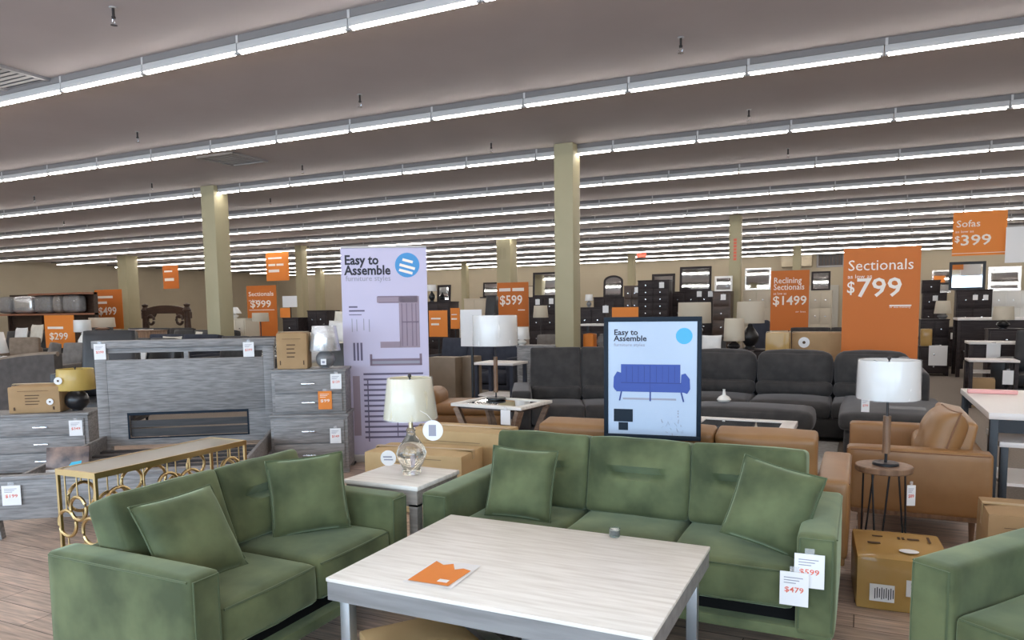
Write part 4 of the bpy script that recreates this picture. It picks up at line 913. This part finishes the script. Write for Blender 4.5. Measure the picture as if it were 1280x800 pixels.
# ================================================================== CASE GOODS AND MIRRORS AT THE BACK
def cab(label, x0, x1, yt, D, z0, rows, cols, m='espresso', d=.45, name='dresser', cat='dresser', yb=None, h=None, **k):
    cx, Y, w, z1 = span(x0, x1, yt, D)
    case_good(name, label, cat, cx, Y, w, d, z0, (h or z1-z0), rows, cols, m, k.pop('knob','chrome'), 0, **k); return cx, Y, w, z1
def mir(label, x0, x1, yt, yb, D, m='espresso', arch=False, fw=.05, **k):
    cx, Y, w, z1, z0 = span(x0, x1, yt, D, yb); mirror(label, (cx, Y+.1, z0), w, z1-z0, fw, m, arch, **k); return cx, Y, w, z1, z0
def lamp_px(label, x0, x1, ys0, ys1, yb, D, shade='shade_white', base='grey_ceramic', z_floor=None, taper=.85, kind='gourd', wrap=False):
    """shade pixel box and the pixel row where the base stands"""
    cx, Y, w, z1, z0 = span(x0, x1, ys0, D, ys1); zb = VY((x0+x1)/2, yb, Y).z if z_floor is None else z_floor
    hb = max(.08, z0-zb+.02)
    base_ = gourd_base(hb, min(w*.32, .16), base) if kind == 'gourd' else stem_base(hb, w*.3, .012)
    return table_lamp(label, (cx, Y, zb), base_, z0-zb, w/2, w/2*taper, z1-z0, shade, detail=False)
# row of dressers and chests, left to right
def tower(base_label, x0, x1, ytop_base, D, rows, cols, upper=None, d=.5, m='espresso', name='dresser'):
    cx, Y, w, z1 = span(x0, x1, ytop_base, D); case_good(name, base_label, name, cx, Y, w, d, 0, z1, rows, cols, m, 'chrome'); return cx, Y, w, z1
def stack(label, cx, Y, w, d, z0, h, rows, cols, m='espresso', name='chest_of_drawers', cat='chest'):
    case_good(name, label, cat, cx, Y+.03, w, d, z0, h, rows, cols, m, 'chrome', feet=False)

# behind the $599 sign
cx, Y, w, z = tower('dark dresser under the square mirror right of the $599 sign', 661, 697, 371, 20, 4, 2)
mirror('square dark framed mirror on the dresser right of the $599 sign', (cx, Y+.12, z), w*.86, VY(678,340,Y).z-z, .05)
lamp_px('beige shaded lamp on the floor chest before the square mirror dresser', 667, 684.5, 382, 397, 420, 17.5, 'shade_beige', 'grey_ceramic', .0, kind='stem')
# right of the column
cx, Y, w, z = tower('dark copper topped buffet right of the wide column', 722, 757, 384, 16, 3, 2, m='espresso', name='buffet')
lamp_px('small white lamp on the copper topped buffet', 731.5, 741, 368, 376, 384, 16.15, 'shade_white', 'grey_ceramic', z)
cx, Y, w, z = tower('long dark dresser under the arched mirror', 742, 782, 371, 21, 3, 3)
mirror('arched dark framed mirror on the long dresser', (VY(766,360,Y+.2).x, Y+.2, z), 25*21/F, VY(766,344,Y+.2).z-z, .055, arch=True)
cx, Y, w, z = tower('grey brown chest of drawers left of the tallest chest', 780, 799, 357, 20.5, 6, 2, m='dark_wood', name='chest_of_drawers')
cx, Y, w, z = tower('dark base dresser carrying the tallest chest', 796, 836, 397, 19.5, 3, 2)
stack('tallest dark chest with two columns of knobbed drawers', cx, Y, w*.96, .45, z, VY(816,350,Y).z-z, 5, 2)
cx, Y, w, z = tower('long black dresser right of the tallest chest', 838, 890, 364, 20.3, 5, 3)
mirror('large square dark framed mirror on the long black dresser', (VY(869,345,Y+.2).x, Y+.2, z), 39*20.4/F, VY(869,333,Y+.2).z-z, .06)
bx_, by_, bw_, bz_ = span(814, 843, 342, 22.5)
mirror('empty dark bed canopy frame rising behind the tallest chest', (bx_, by_, 1.2), bw_, bz_-1.2, .07, name='wardrobe_mirror')
tag_base = case_good('dresser', 'hidden low dresser under the tall framed mirror behind the tallest chest', 'dresser', bx_, by_-.3, bw_, .6, 0, 1.2, 3, 2, 'espresso', 'chrome')
cx, Y, w, z = tower('brown chest left of the red lettered column', 891, 913, 364, 19.5, 5, 1, m='dark_wood', name='chest_of_drawers')
mirror('white framed mirror above the brown chest by the red lettered column', (cx, Y+.25, z), w*1.02, VY(902,345,Y+.25).z-z, .05, 'white_ceramic')
# big beige shades and items above the sectional
cx, Y, w, z = tower('low charcoal cabinet under the big beige shade', 838, 900, 421, 13, 2, 2, m='espresso', name='cabinet')
lamp_px('big square beige lamp shade behind the poster', 848, 889, 378, 404, 432, 13.3, 'shade_beige', 'grey_ceramic', z, taper=.97)
# white dresser with mirror right of red-lettered column
cx, Y, w, z = tower('white washed dresser right of the red lettered column', 929, 963, 362, 20, 4, 2, m='shade_beige')
mirror('silver framed mirror on the white washed dresser', (cx, Y+.15, z), w*.96, VY(945,335,Y+.15).z-z, .04, 'silver_glass')
cx, Y, w, z = tower('dark side cabinet under the large beige box shaded lamp', 915, 962, 437, 12.5, 2, 2, name='cabinet')
lamp_px('large beige box shaded lamp left of the $1499 sign', 921, 956, 377, 404, 440, 12.8, 'shade_beige', 'black_ceramic', z, taper=.95)
cx, Y, w, z = tower('narrow dark console behind the sectional back', 876, 936, 440, 11.1, 2, 3, name='console')
lamp_px('low beige lamp with black base standing behind the sectional', 905, 931, 398, 426, 440, 11.35, 'shade_beige', 'black_ceramic', z, taper=.92)
scatter_pillow('white pillow standing on the console behind the sectional', (span(880,904,427,11.3)[0], 11.33, z), .30, .26, .09, lean=.2, m='white_fabric')
sofa('dark green grey armchair behind the sectional left of the beige lamp', tuple(at(882,440,12.2))[:2]+(0,), .2, .95, .85, 1, 'black_leather', name='armchair', cat='armchair', hi=False, crease=False, leg='black_metal', bh=.92)
sofa('dark ribbed chair behind the sectional before the $1499 sign', tuple(at(946,420,14.2))[:2]+(0,), -.1, .55, .6, 1, 'navy_fabric', name='accent_chair', cat='chair', hi=False, crease=False, leg='black_metal', bh=1.22, aw=.08)
# cartons on the sectional back shelf
cx, Y, w, z1, z0 = span(957, 987, 416, 10.3, 440)
carton('yellow brown carton behind the sectional, left of the pair', (cx, Y+.15, .0), w, .32, z1, 0, 'cardboard_yellow', False, tape=True)
cx, Y, w, z1, z0 = span(990, 1053, 416, 10.3, 440)
carton('wide brown carton with round white sticker behind the sectional', (cx, Y+.15, .0), w, .32, z1, 0, 'cardboard', False, (-.25,.88,.075))
# door, wall box, grille beside the $1499 sign
cx, Y, w, z1, z0 = span(983, 1019, 309, 36, 336)
struct('trim_20', MB().box(cx-w/2, cx+w/2, YB-.5, YB, z0, z1), 'wall_khaki')
cx, Y, w, z1, z0 = span(1025, 1058, 313, 36, 337)
t = thing('wall_grille', 'dark louvred grille high on the back wall beside the Sectionals sign', 'grille', (cx, YB-.06, 0))
obj('frame', MB().box(-w/2,w/2,0,.05,z0,z0+.08).box(-w/2,w/2,0,.05,z1-.08,z1).box(-w/2,-w/2+.08,0,.05,z0+.08,z1-.08).box(w/2-.08,w/2,0,.05,z0+.08,z1-.08), 'vent_metal', t); obj('slats', (lambda m: [m.box(-w/2+.08+.14*k,-w/2+.14+.14*k,.01,.03,z0+.08,z1-.08) for k in range(int((w-.16)/.14))] and m)(MB()), 'dark_wood', t); obj('backing', MB().box(-w/2+.08,w/2-.08,.035,.05,z0+.08,z1-.08), 'vent_dark', t)
cx, Y, w, z1, z0 = span(1018, 1046, 362, 36, 400)
t = MB(); t.box(cx-w/2-.15, cx-w/2, YB-.08, YB, 0, z1+.15).box(cx+w/2, cx+w/2+.15, YB-.08, YB, 0, z1+.15).box(cx-w/2, cx+w/2, YB-.08, YB, z1, z1+.15).box(cx-w/2, cx+w/2, YB-.05, YB, 0, z1)
d_ = struct('door_1', t, 'door_grey')
cx, Y, w, z = tower('cream dresser between the two orange sectional signs', 1012, 1040, 363, 21, 4, 2, m='shade_beige')
mirror('silver framed mirror on the cream dresser between the orange sectional signs', (VY(1026,350,Y+.15).x, Y+.15, z), w*.86, VY(1026,339,Y+.15).z-z, .05, 'espresso')
sofa('charcoal sofa glimpsed between the two orange sectional signs', tuple(at(1038,412,15.5))[:2]+(0,), 0, 1.9, .9, 2, 'charcoal_fabric', hi=False, crease=False, leg='black_metal', bh=1.02)

# ---------- right of the Sectionals sign
cx, Y, w, z = tower('espresso dresser with lamp and tags right of the Sectionals sign', 1151, 1187, 399, 16.3, 3, 2)
lamp_px('cream shaded lamp with grey gourd base on the espresso dresser', 1168, 1190, 376, 392, 399, 16.5, 'shade_beige', 'grey_ceramic', z, taper=.8)
price_tag('white price tag on the espresso dresser top right drawer', (cx+.45, Y-.02, z-.42), 0, .12, .16, detail=False)
cx, Y, w, z = tower('wide espresso chest with curved feet near the right carpet aisle', 1166, 1206, 409, 17.2, 3, 2)
cx, Y, w, z = tower('dark tall dresser at the back under the silver mirror', 1154, 1184, 366, 21.5, 4, 2)
stack('small dark chest stacked at the back right of the Sectionals sign', cx-.1, Y, w*.75, .42, z, VY(1163,350,Y).z-z, 1, 1)
mirror('silver framed mirror behind the black framed mirror at right', (VY(1178,345,Y+.25).x, Y+.48, z), .5, VY(1178,337,Y+.3).z-z, .05, 'silver_glass')
cx, Y, w, z = tower('black dresser carrying the black framed mirror at right', 1196, 1241, 362, 19, 4, 2)
mirror('black framed mirror reflecting the bright shop windows', (VY(1209,345,Y+.2).x, Y+.2, z), 38*19.2/F*1.03, VY(1209,327,Y+.2).z-z, .07, 'black_metal', lean=.0)
for xx in (1219, 1232): price_tag('white price tag on the black mirror dresser, %s of two' % ('left' if xx < 1225 else 'right'), (VY(xx,373,Y).x, Y-.022, VY(xx,375,Y).z), 0, .11, .13, detail=False)
cx, Y, w, z = tower('white dresser at the far right under the silver framed mirror', 1239, 1296, 363, 20, 4, 3, m='white_ceramic')
mirror('silver framed mirror at the far right on the white dresser', (VY(1256,345,Y+.15).x, Y+.15, z), 34*20/F*1.03, VY(1256,333,Y+.15).z-z, .07, 'silver_glass')
# tables and seats of the right middle ground
q = at(1232, 405, 15.3); leg_table('dining_table', 'white topped dark dining table at the right middle ground', (q.x+.25, q.y, 0), 1.6, .9, 1.22, .05, 'white_top', 'espresso', .07, apron=.62)
q = at(1254, 402, 13.6); z = q.z
cx, Y, w, z = tower('black cabinet carrying the tan shaded lamp at right', 1236, 1282, 411, 13.4, 3, 1, name='cabinet')
lamp_px('tan drum shaded lamp on the black cabinet at right', 1241, 1269, 383, 400, 411, 13.55, 'shade_beige', 'black_ceramic', z, taper=.9)
q = at(1240, 432, 12.6); leg_table('side_table', 'dark open side table with a white tag at right', (q.x, q.y, 0), .75, .6, .86, .04, 'white_top', 'espresso', .06, apron=.25, shelf=.35)
price_tag('large white price tag on the dark open side table', (q.x-.02, q.y-.33, .58), 0, .20, .26, detail=False)
q = at(1235, 463, 10.6); leg_table('nightstand_table', 'small dark table above the tan carton at right', (q.x+.05, q.y+.1, 0), .62, .5, .70, .03, 'white_top', 'espresso', .05)
carton('tan carton on the carpet under the small dark table at right', (q.x-.06, q.y+.08, 0), .30, .28, .42, 0, 'cardboard', False)
price_tag('white price tag beside the tan carton at right', (q.x+.22, q.y-.18, .36), 0, .13, .2, detail=False)
sofa('black leather recliner at the far right edge', tuple(at(1292,440,11.2))[:2]+(0,), -.3, .95, .95, 1, 'black_leather', name='recliner', cat='recliner', hi=False, crease=False, leg='black_metal', bh=1.06, ah=.66, aw=.2)
cx, Y, w, z = tower('espresso display console with white tag at the aisle edge', 1149, 1187, 433, 15.5, 2, 1, name='console')
zc_ = z; yc_ = Y
price_tag('large white price tag leaning on the aisle console', (VY(1172,455,Y-.03).x, Y-.03, .22), 0, .34, .42, detail=False)
q = span(1150,1164,412,15.6); carton('yellow carton on the aisle console beside the Sectionals sign', (q[0]+.03, yc_+.25, zc_), q[2], .3, q[3]-zc_, 0, 'cardboard_yellow', False)

# ---------- shelves between column and poster
q = span(724, 757, 405, 11.8)
t = thing('display_shelf', 'black framed display shelf with white boards left of the poster', 'shelf', (q[0], q[1], 0))
w = q[2]
for sx in (-1,1):
    for y in (0,.36): obj('upright', MB().box(sx*(w/2-.02)-.015, sx*(w/2-.02)+.015, y-.015, y+.015, 0, q[3]), 'black_metal', t)
for k, yy in enumerate((405, 435, 462, 472)):
    zz = VY(740, yy, q[1]).z; obj('shelf_board', MB().box(-w/2, w/2, -.02, .38, zz-.03, zz), 'white_top', t)
z1 = VY(740,435,q[1]).z
carton('orange carton on the display shelf left of the poster', (q[0]-.10, q[1]+.17, z1+.001), .17, .2, .22, 0, 'sign_orange_bright', False, tape=False)
tag(obj('vase', MB().lathe([(0,0),(.05,0),(.085,.09),(.06,.17),(.03,.2),(.035,.22),(0,.22)], 16), 'grey_ceramic', loc=(q[0]+.10, q[1]+.17, z1+.001)), 'grey vase on the display shelf left of the poster', 'vase')
price_tag('white tag hanging on the display shelf left of the poster', (q[0]-.04, q[1]-.03, VY(738,452,q[1]).z), 0, .07, .12, detail=False)

# ---------- middle: dark sofa, cartons and table between banner and lamp
c = at(582, 452, 12.7)
sofa('navy sofa seen end on between the banner and the wide white lamp', (c.x, c.y+.35, 0), 0, 1.9, .9, 3, 'navy_fabric', hi=False, crease=False, leg='black_metal', bh=.98, ah=.7)
q = span(538, 576, 446, 11.2); carton('large plain brown board carton right of the banner', (q[0], q[1], 0), q[2]-.03, .3, q[3], 0, 'board_brown', False, tape=False, bulge=.002)
q = span(578.5, 597.5, 445, 11.25); carton('smaller plain brown board carton right of the large one', (q[0], q[1], 0), q[2]-.03, .3, q[3], 0, 'board_brown', False, tape=False, bulge=.002)
q = at(626, 452, 10.4); leg_table('side_table', 'dark legged table with pale top behind the wood pole lamp', (q.x, q.y, 0), .62, .5, q.z, .035, 'white_top', 'navy_fabric', .05, shelf=.32)
lamp_px('white lamp just behind the charcoal recliner back', 643, 661, 409, 424, 438, 11.5, 'shade_white', 'white_ceramic', 1.5-(432-387)*11.3/F)
cx, Y, w, z = tower('low grey cabinet behind the charcoal recliner', 646, 692, 432, 11.3, 2, 2, m='grey_wood', name='cabinet', d=.36)
sofa('grey armchair with rounded wings behind the charcoal recliner', tuple(at(692,440,13.9))[:2]+(0,), .5, .85, .8, 1, 'grey_fabric', name='armchair', cat='armchair', hi=False, crease=False, leg='black_metal', bh=1.0)
# far centre display right of banner
cx, Y, w, z = tower('espresso dresser with lamps right of the tall banner', 533, 562, 377, 20, 4, 2)
lamp_px('white shaded lamp on the espresso dresser right of the banner', 534, 545, 356, 364, 377, 20.2, 'shade_white', 'black_ceramic', z)
mirror('dark framed mirror on the espresso dresser right of the banner', (VY(553,370,Y+.3).x, Y+.35, z), .42, VY(553,356,Y+.3).z-z, .06)
q = span(558,582,394,21); t = sofa('cream armchair glimpsed over the small orange signs', (q[0], q[1], 0), 0, .8, .8, 1, 'cream_fabric', name='armchair', cat='armchair', hi=False, crease=False, leg='walnut', bh=q[3])
cx, Y, w, z = tower('tan panelled cabinet left of the $599 sign', 580, 606, 373, 22, 2, 2, m='shade_beige', name='cabinet')
cx, Y, w, z = tower('dark dresser under the small mirror left of the $599 sign', 600, 622, 371, 25.6, 4, 2)
mirror('small dark framed mirror left of the $599 sign', (cx, Y+.15, z), w*.9, VY(611,353,Y+.15).z-z, .05)
q = span(605,615,370,17); sofa('black high backed chair left of the $599 sign', (q[0], q[1], 0), 0, .36, .55, 1, 'black_leather', name='dining_chair', cat='chair', hi=False, crease=False, leg='black_metal', bh=q[3], aw=.05, ah=.9)
for xx, lab in ((574,'left'),(588.5,'right')):
    q = span(xx-3.5, xx+3.5, 353, 33, 378); t = thing('wall_scroll', 'white vertical strip on the back wall, %s of the pair above the orange signs' % lab, 'wall strip', (q[0], YB-.03, 0)); obj('strip', MB().box(-.13,.13,0,.03,q[4],q[3]), 'shade_beige', t); obj('rod', MB().box(-.15,.15,-.01,.03,q[3],q[3]+.03), 'dark_wood', t)

# ---------- left half of the store
q = span(-4, 106, 367, 25, 392); zsh = q[4]
t = thing('storage_shelf', 'long wooden shelf unit with wrapped cushions at the far left wall', 'shelf', (q[0], q[1], 0)); w = q[2]
obj('lower_board', MB().box(-w/2,w/2,-.08,.42,zsh-.06,zsh), 'red_wood', t); obj('upper_board', MB().box(-w*.10,w/2,-.08,.42,q[3]-.06,q[3]), 'red_wood', t)
obj('back_panel', MB().box(-w/2,w/2,.42,.44,.0,q[3]), 'dark_wood', t)
for x_ in (-w/2+.03, w/2-.03): obj('upright', MB().box(x_-.03,x_+.03,.30,.42,0,zsh if x_ < -.5 else q[3]), 'dark_wood', t)
obj('divider', MB().box(-.03,.03,0,.48,.16,zsh-.06), 'dark_wood', t)
obj('base_board', MB().box(-w/2,w/2,0,.5,.1,.16), 'dark_wood', t)
for i, (x0, x1, yt, mm, lb) in enumerate(((2,18,368,'grey_fabric','first'),(21,44,367,'silver_glass','second, shiny,'),(48,68,371,'grey_fabric','third'),(71,80,370,'brown_fabric','fourth, brown,'),(83,104,371,'grey_fabric','fifth'))):
    xa_, xb_ = VY(x0, yt, q[1]+.2).x, VY(x1, yt, q[1]+.2).x; c = ((xa_+xb_)/2, 0, abs(xb_-xa_)-.05, VY(x0, yt, q[1]+.2).z); t = thing('wrapped_cushion', '%s plastic wrapped cushion from the left on the wooden wall shelf' % lb, 'cushion', (c[0], q[1]+.17, zsh+.04), group='wrapped cushions on the wall shelf')
    hh = min(c[3]-zsh, q[3]-zsh-.13); obj('cushion', MB().soft((0,0,hh/2),(c[2],.3,hh),.08,(.02,.06,.03),6), mm, t, 60); obj('plastic_bag', MB().soft((0,0,hh/2),(c[2]+.03,.33,hh-.012),.09,(.01,.05,.02),6,wob=.012,seed=i), 'plastic_wrap', t, 60)
S = dict(hi=False, crease=False, leg='black_metal')
def bsofa(label, px, py, D, W, m, rz=0, n=2, **k):
    p = at(px, py, D); kk = dict(S); kk.update(k); return sofa(label, (p.x, p.y, 0), rz, W, k.pop('Dp', .92) if False else .92, n, m, **kk)
bsofa('dark grey sofa with white pillows below the wall shelf at far left', 28, 412, 20.5, 2.6, 'charcoal_fabric', 0, 3, bh=1.05)
p = at(24, 412, 19.9); scatter_pillow('white pillow on the dark sofa below the wall shelf, left one', (VY(24,412,p.y).x, p.y, .78), .5, .42, .14, lean=.2, m='white_fabric')
p = at(43, 410, 19.9); scatter_pillow('cream pillow on the dark sofa below the wall shelf, right one', (VY(43,410,p.y).x, p.y, .78), .5, .5, .14, lean=.2, m='cream_fabric')
# curved brown grey sofa back in front at far left
p = at(10, 470, 10.2)
t = thing('curved_sofa', 'brown grey sofa with sloping curved back behind the grey dresser', 'sofa', (p.x, p.y, 0), .35)
b = MB(); n = 16; prof = [(-2.2+2.9*i/n, .70+.28*(1/(1+math.exp(-(i/n-.62)*9)))) for i in range(n+1)]
obj('back_shell', MB().prism([(x,.1) for x, _ in prof[:1]]+[(prof[-1][0],.1)]+list(reversed(prof)), 0, .16), 'taupe_fabric', t, 20)
obj('top_trim', MB().tube([(x,.08,z) for x, z in prof], .035, 8), 'brown_fabric', t)
obj('seat', MB().soft((-.75,.62,.28),(2.6,.9,.38),.06,(0,.02,.03),7), 'brown_fabric', t)
for x, y in ((-2.1,.1),(.6,.1),(-2.0,.95),(.5,.95)): obj('leg', MB().box(x-.03,x+.03,y-.03,y+.03,0,.12), 'black_metal', t)
p = at(26, 440, 15.7); sofa('tan grey wing chair behind the curved sofa at far left', (p.x, p.y, 0), .7, .85, .85, 1, 'brown_fabric', name='armchair', cat='armchair', bh=1.02, ah=.72, **S)
p = at(48, 438, 14.2); sofa('brown grey armchair beside the wing chair at far left', (p.x, p.y, 0), -.5, .8, .85, 1, 'grey_fabric', name='armchair', cat='armchair', bh=.96, ah=.72, **S)
p = at(10, 450, 11.05); scatter_pillow('pebble patterned pillow on the chairs at far left', (p.x, p.y, .53), .5, .4, .14, rz=.4, lean=.3, m='pebble_print', seed=3)
q = at(-6, 441, 12.7); table_lamp('white cone shaded lamp cut by the left edge', (q.x, q.y, .45), gourd_base(.42,.10,'white_ceramic'), .42, .20, .14, .36, detail=False)
case_good('cabinet', 'grey cabinet under the white lamp at the left edge', 'cabinet', q.x, q.y-.15, .55, .35, 0, .45, 2, 1, 'grey_wood', 'chrome', .3)
p = at(80, 448, 12.7); sofa('grey fabric recliner below the $299 sign', (p.x, p.y, 0), .3, .68, .9, 1, 'grey_fabric', name='recliner', cat='recliner', bh=1.0, ah=.68, **S)
p = at(128, 440, 9.4); sofa('black leather recliner beside the headboard at left', (p.x, p.y, 0), .65, .92, .95, 1, 'black_leather', name='recliner', cat='recliner', bh=1.28, ah=.8, **S)
p = at(112, 425, 17.7); sofa('black recliner behind the other at left', (p.x, p.y, 0), .25, .92, .95, 1, 'black_leather', name='recliner', cat='recliner', bh=1.22, ah=.7, **S)
q = at(103, 414, 16.0)
lamp_px('white square shaded lamp right of the $299 sign', 96, 109, 400, 415, 430, 16.0, 'shade_white', 'white_ceramic', .72, taper=.95)
case_good('cabinet', 'dark cabinet under the lamp right of the $299 sign', 'cabinet', q.x, q.y-.2, .9, .45, 0, .72, 2, 2, 'espresso', 'chrome')
# lamp and console before the $499 sign
cx, Y, w, z = tower('wood topped console before the $499 sign', 128, 186, 413, 17.5, 2, 3, m='walnut', name='console')
lamp_px('cream shaded lamp before the $499 sign', 117, 137, 397, 409, 413, 17.7, 'shade_beige', 'copper_top', z-.0, taper=.95)
# dark sofas in the left middle
for px, D, W, m, lab in ((190,21.6,3.0,'charcoal_fabric','long charcoal sofa above the headboard left half'),(245,18.0,2.4,'black_leather','black leather sofa above the headboard centre'),(262,16.1,1.3,'charcoal_fabric','charcoal sofa right of the headboard column'),(215,14.4,2.2,'navy_fabric','navy sofa directly above the headboard slot'),(297,12.6,1.6,'charcoal_fabric','charcoal sofa directly behind the headboard right end'),(170,12.3,1.55,'black_leather','black sofa directly behind the headboard left end')):
    bsofa(lab, px, 425, D, W, m, 0, 3 if W > 2.2 else 2, bh=1.08, ah=.74)
for px, D, lab, m in ((166,21.1,'white pillow on the long charcoal sofa, left one','white_fabric'),(182,21.1,'white pillow on the long charcoal sofa, right one','white_fabric'),(212,13.9,'cream pillow on the navy sofa above the headboard','cream_fabric'),(252,17.5,'cream pillow on the black sofa above the headboard','cream_fabric'),(168,12.1,'white pillow on the black sofa behind the headboard left end','white_fabric')):
    c = at(px, 415, D); scatter_pillow(lab, (c.x, c.y-.05, .66), .52, .44, .14, lean=.25, m=m, seed=px)
# carved dark wood headboard against the left wall
q = span(176, 236, 381, 27, 412)
t = thing('carved_headboard', 'dark carved wood bed frame far behind the headboard', 'bed', (q[0], q[1], 0)); w = q[2]; zt = q[3]
pts = [(-w/2+w*i/24, zt-.28+.26*math.sin(PI*i/24)**.5) for i in range(25)]
obj('crest', MB().prism(pts+[(w/2,zt-.5),(w*.28,zt-.5),(w*.22,zt-.32),(-w*.22,zt-.32),(-w*.28,zt-.5),(-w/2,zt-.5)], 0, .12), 'dark_wood', t, 30)
for sx in (-1,1):
    x_ = sx*(w/2-.16); obj('post', MB().lathe([(0,0),(.13,0),(.11,.2),(.14,.4),(.08,.7),(.12,1.0),(.10,zt-.3),(.15,zt-.2),(.08,zt-.08),(.12,zt),(0,zt+.06)], 14, (x_,.05,0)), 'dark_wood', t)
    obj('scroll', MB().tube([(sx*w*.30+.16*math.cos(a_/3), .0, zt-.55+.16*math.sin(a_/3)) for a_ in range(19)], .05, 8), 'dark_wood', t)
obj('lower_panel', MB().box(-w/2+.1,w/2-.1,.02,.08,.25,1.0), 'dark_wood', t)
# right of the headboard column, up to the banner
cx, Y, w, z = tower('cream dresser right of the headboard column', 284, 306, 398, 19, 3, 2, m='shade_beige')
lamp_px('round cream lamp on the cream dresser right of the headboard column', 286, 299, 384, 392, 398, 19.2, 'shade_white', 'white_ceramic', z, taper=.5)
cx, Y, w, z = tower('dark table chest under the pole lamp before the $999 sign', 310, 342, 424, 16.0, 2, 2, name='cabinet')
lamp_px('cream shaded lamp on black pole before the $999 sign', 317.5, 333, 391, 402, 422, 16.2, 'shade_beige', 'black_ceramic', z, kind='stem', taper=.95)
cx, Y, w, z = tower('black dresser left of the column behind the carton', 353, 372, 397, 18, 3, 1)
q = span(353, 371, 370, 20.5, 384); price_banner('white square notice left of the column behind the carton', (q[0], q[1], 0), q[2], q[3]-q[4], q[4], [], 'paper_white')
cx, Y, w, z = tower('espresso chest right of the column behind the carton', 384, 408, 388, 18, 4, 2, name='chest_of_drawers')
q = span(382, 430, 420, 13.2); bsofa('cream sofa back piled with pillows left of the banner', 408, 425, 13.4, 1.7, 'cream_fabric', 0, 2, bh=1.1, ah=.8)
for i, (px, yy, D, s_) in enumerate(((398,408,13.05,.46),(411,402,13.2,.5),(420,394,13.45,.52),(428,384,13.6,.55),(418,412,12.98,.44))):
    c = at(px, yy, D); zb = .60 if i in (0,1,4) else 1.12
    scatter_pillow('cream pillow of the pile left of the banner, %s' % ('leftmost','second from left','upper middle','topmost by the banner','lowest front')[i], (c.x, c.y, zb if i < 2 else (.95,1.10,.55)[i-2]), s_, s_*.8, .15, lean=.3, m='cream_fabric' if i % 2 else 'white_fabric', seed=i+30, group='pillow pile left of the banner')
scatter_pillow('black and white patterned pillow behind the headboard right end', tuple(at(338,420,12.5))[:2]+(.70,), .42, .36, .13, lean=.3, rz=.2, m='pebble_print', seed=8)
sofa('black recliner just left of the banner behind the wrapped lamp', tuple(at(424,440,10.5))[:2]+(0,), .2, .85, .9, 1, 'black_leather', name='recliner', cat='recliner', bh=1.02, ah=.7, **S)

# small white tags on the dressers at the back
def dtag(label, px, py, x0, x1, yt, D, up=0):
    Y = span(x0, x1, yt, D)[1]-.045+up; p = VY(px, py, Y); price_tag(label, (p.x, Y, p.z), 0, .13, .15, detail=False)
dtag('white price tag on the long black dresser near its middle right', 874, 371, 838, 890, 364, 20.3)
dtag('white price tag at the right end of the long black dresser', 888, 371, 838, 890, 364, 20.3)
dtag('white price tag on the brown chest by the red lettered column', 904, 375, 891, 913, 364, 19.5)
dtag('white price tag at the upper right of the tallest dark chest', 827, 360, 796, 836, 397, 19.5, .03)
dtag('white price tag on the grey brown chest beside the tallest chest', 796, 366, 780, 799, 357, 20.5)
dtag('white price tag on the mirror dresser beside the $599 sign, left one', 672, 381, 661, 697, 371, 20)
dtag('white price tag on the mirror dresser beside the $599 sign, right one', 689, 380, 661, 697, 371, 20)
dtag('white price tag on the copper topped buffet', 757, 391, 722, 757, 384, 16)
dtag('white price tag on the dark tall dresser under the stacked small chest', 1169, 376, 1154, 1184, 366, 21.5)
dtag('white price tag on the wide espresso chest with curved feet', 1192, 424, 1166, 1206, 409, 17.2)
p = VY(632, 531, 6.12); price_tag('white price tag hanging under the slanted leg lamp table', (p.x, 6.12, p.z), 0, .10, .14, detail=False)
p = at(802, 319, 31)
t = thing('hanging_sign', 'tiny red sign hanging below the far ceiling lights', 'sign', (p.x, p.y, 0))
obj('panel', MB().box(-.2,.2,-.03,.03,p.z-.1,p.z+.12,.01), 'print_red', t); obj('hanging_cord', MB().tube([(0,0,p.z+.1),(0,0,3.95)], .012, 6), 'fixture_white', t)
# ================================================================== CAMERA AND VIEW
cam = bpy.data.cameras.new('camera'); co = bpy.data.objects.new('camera', cam); C.objects.link(co); bpy.context.scene.camera = co
cam.sensor_width = 36; cam.lens = 36*F/1280; cam.shift_y = (CY-400)/1280; cam.clip_end = 200; cam.clip_start = .05
co.matrix_world = Matrix((( RR.x, -RD.x, -RF.x, 0), (RR.y, -RD.y, -RF.y, 0), (RR.z, -RD.z, -RF.z, H), (0,0,0,1)))
sc = bpy.context.scene; vs_ = sc.view_settings
vs_.view_transform = 'Standard'; vs_.look = 'None'; vs_.gamma = 1; vs_.use_curve_mapping = False; vs_.exposure = EXPO
sc.cycles.use_denoising = True; sc.cycles.max_bounces = 8; sc.cycles.diffuse_bounces = 4; sc.cycles.transparent_max_bounces = 12
sc.cycles.sample_clamp_indirect = 8; sc.cycles.caustics_reflective = False; sc.cycles.caustics_refractive = False
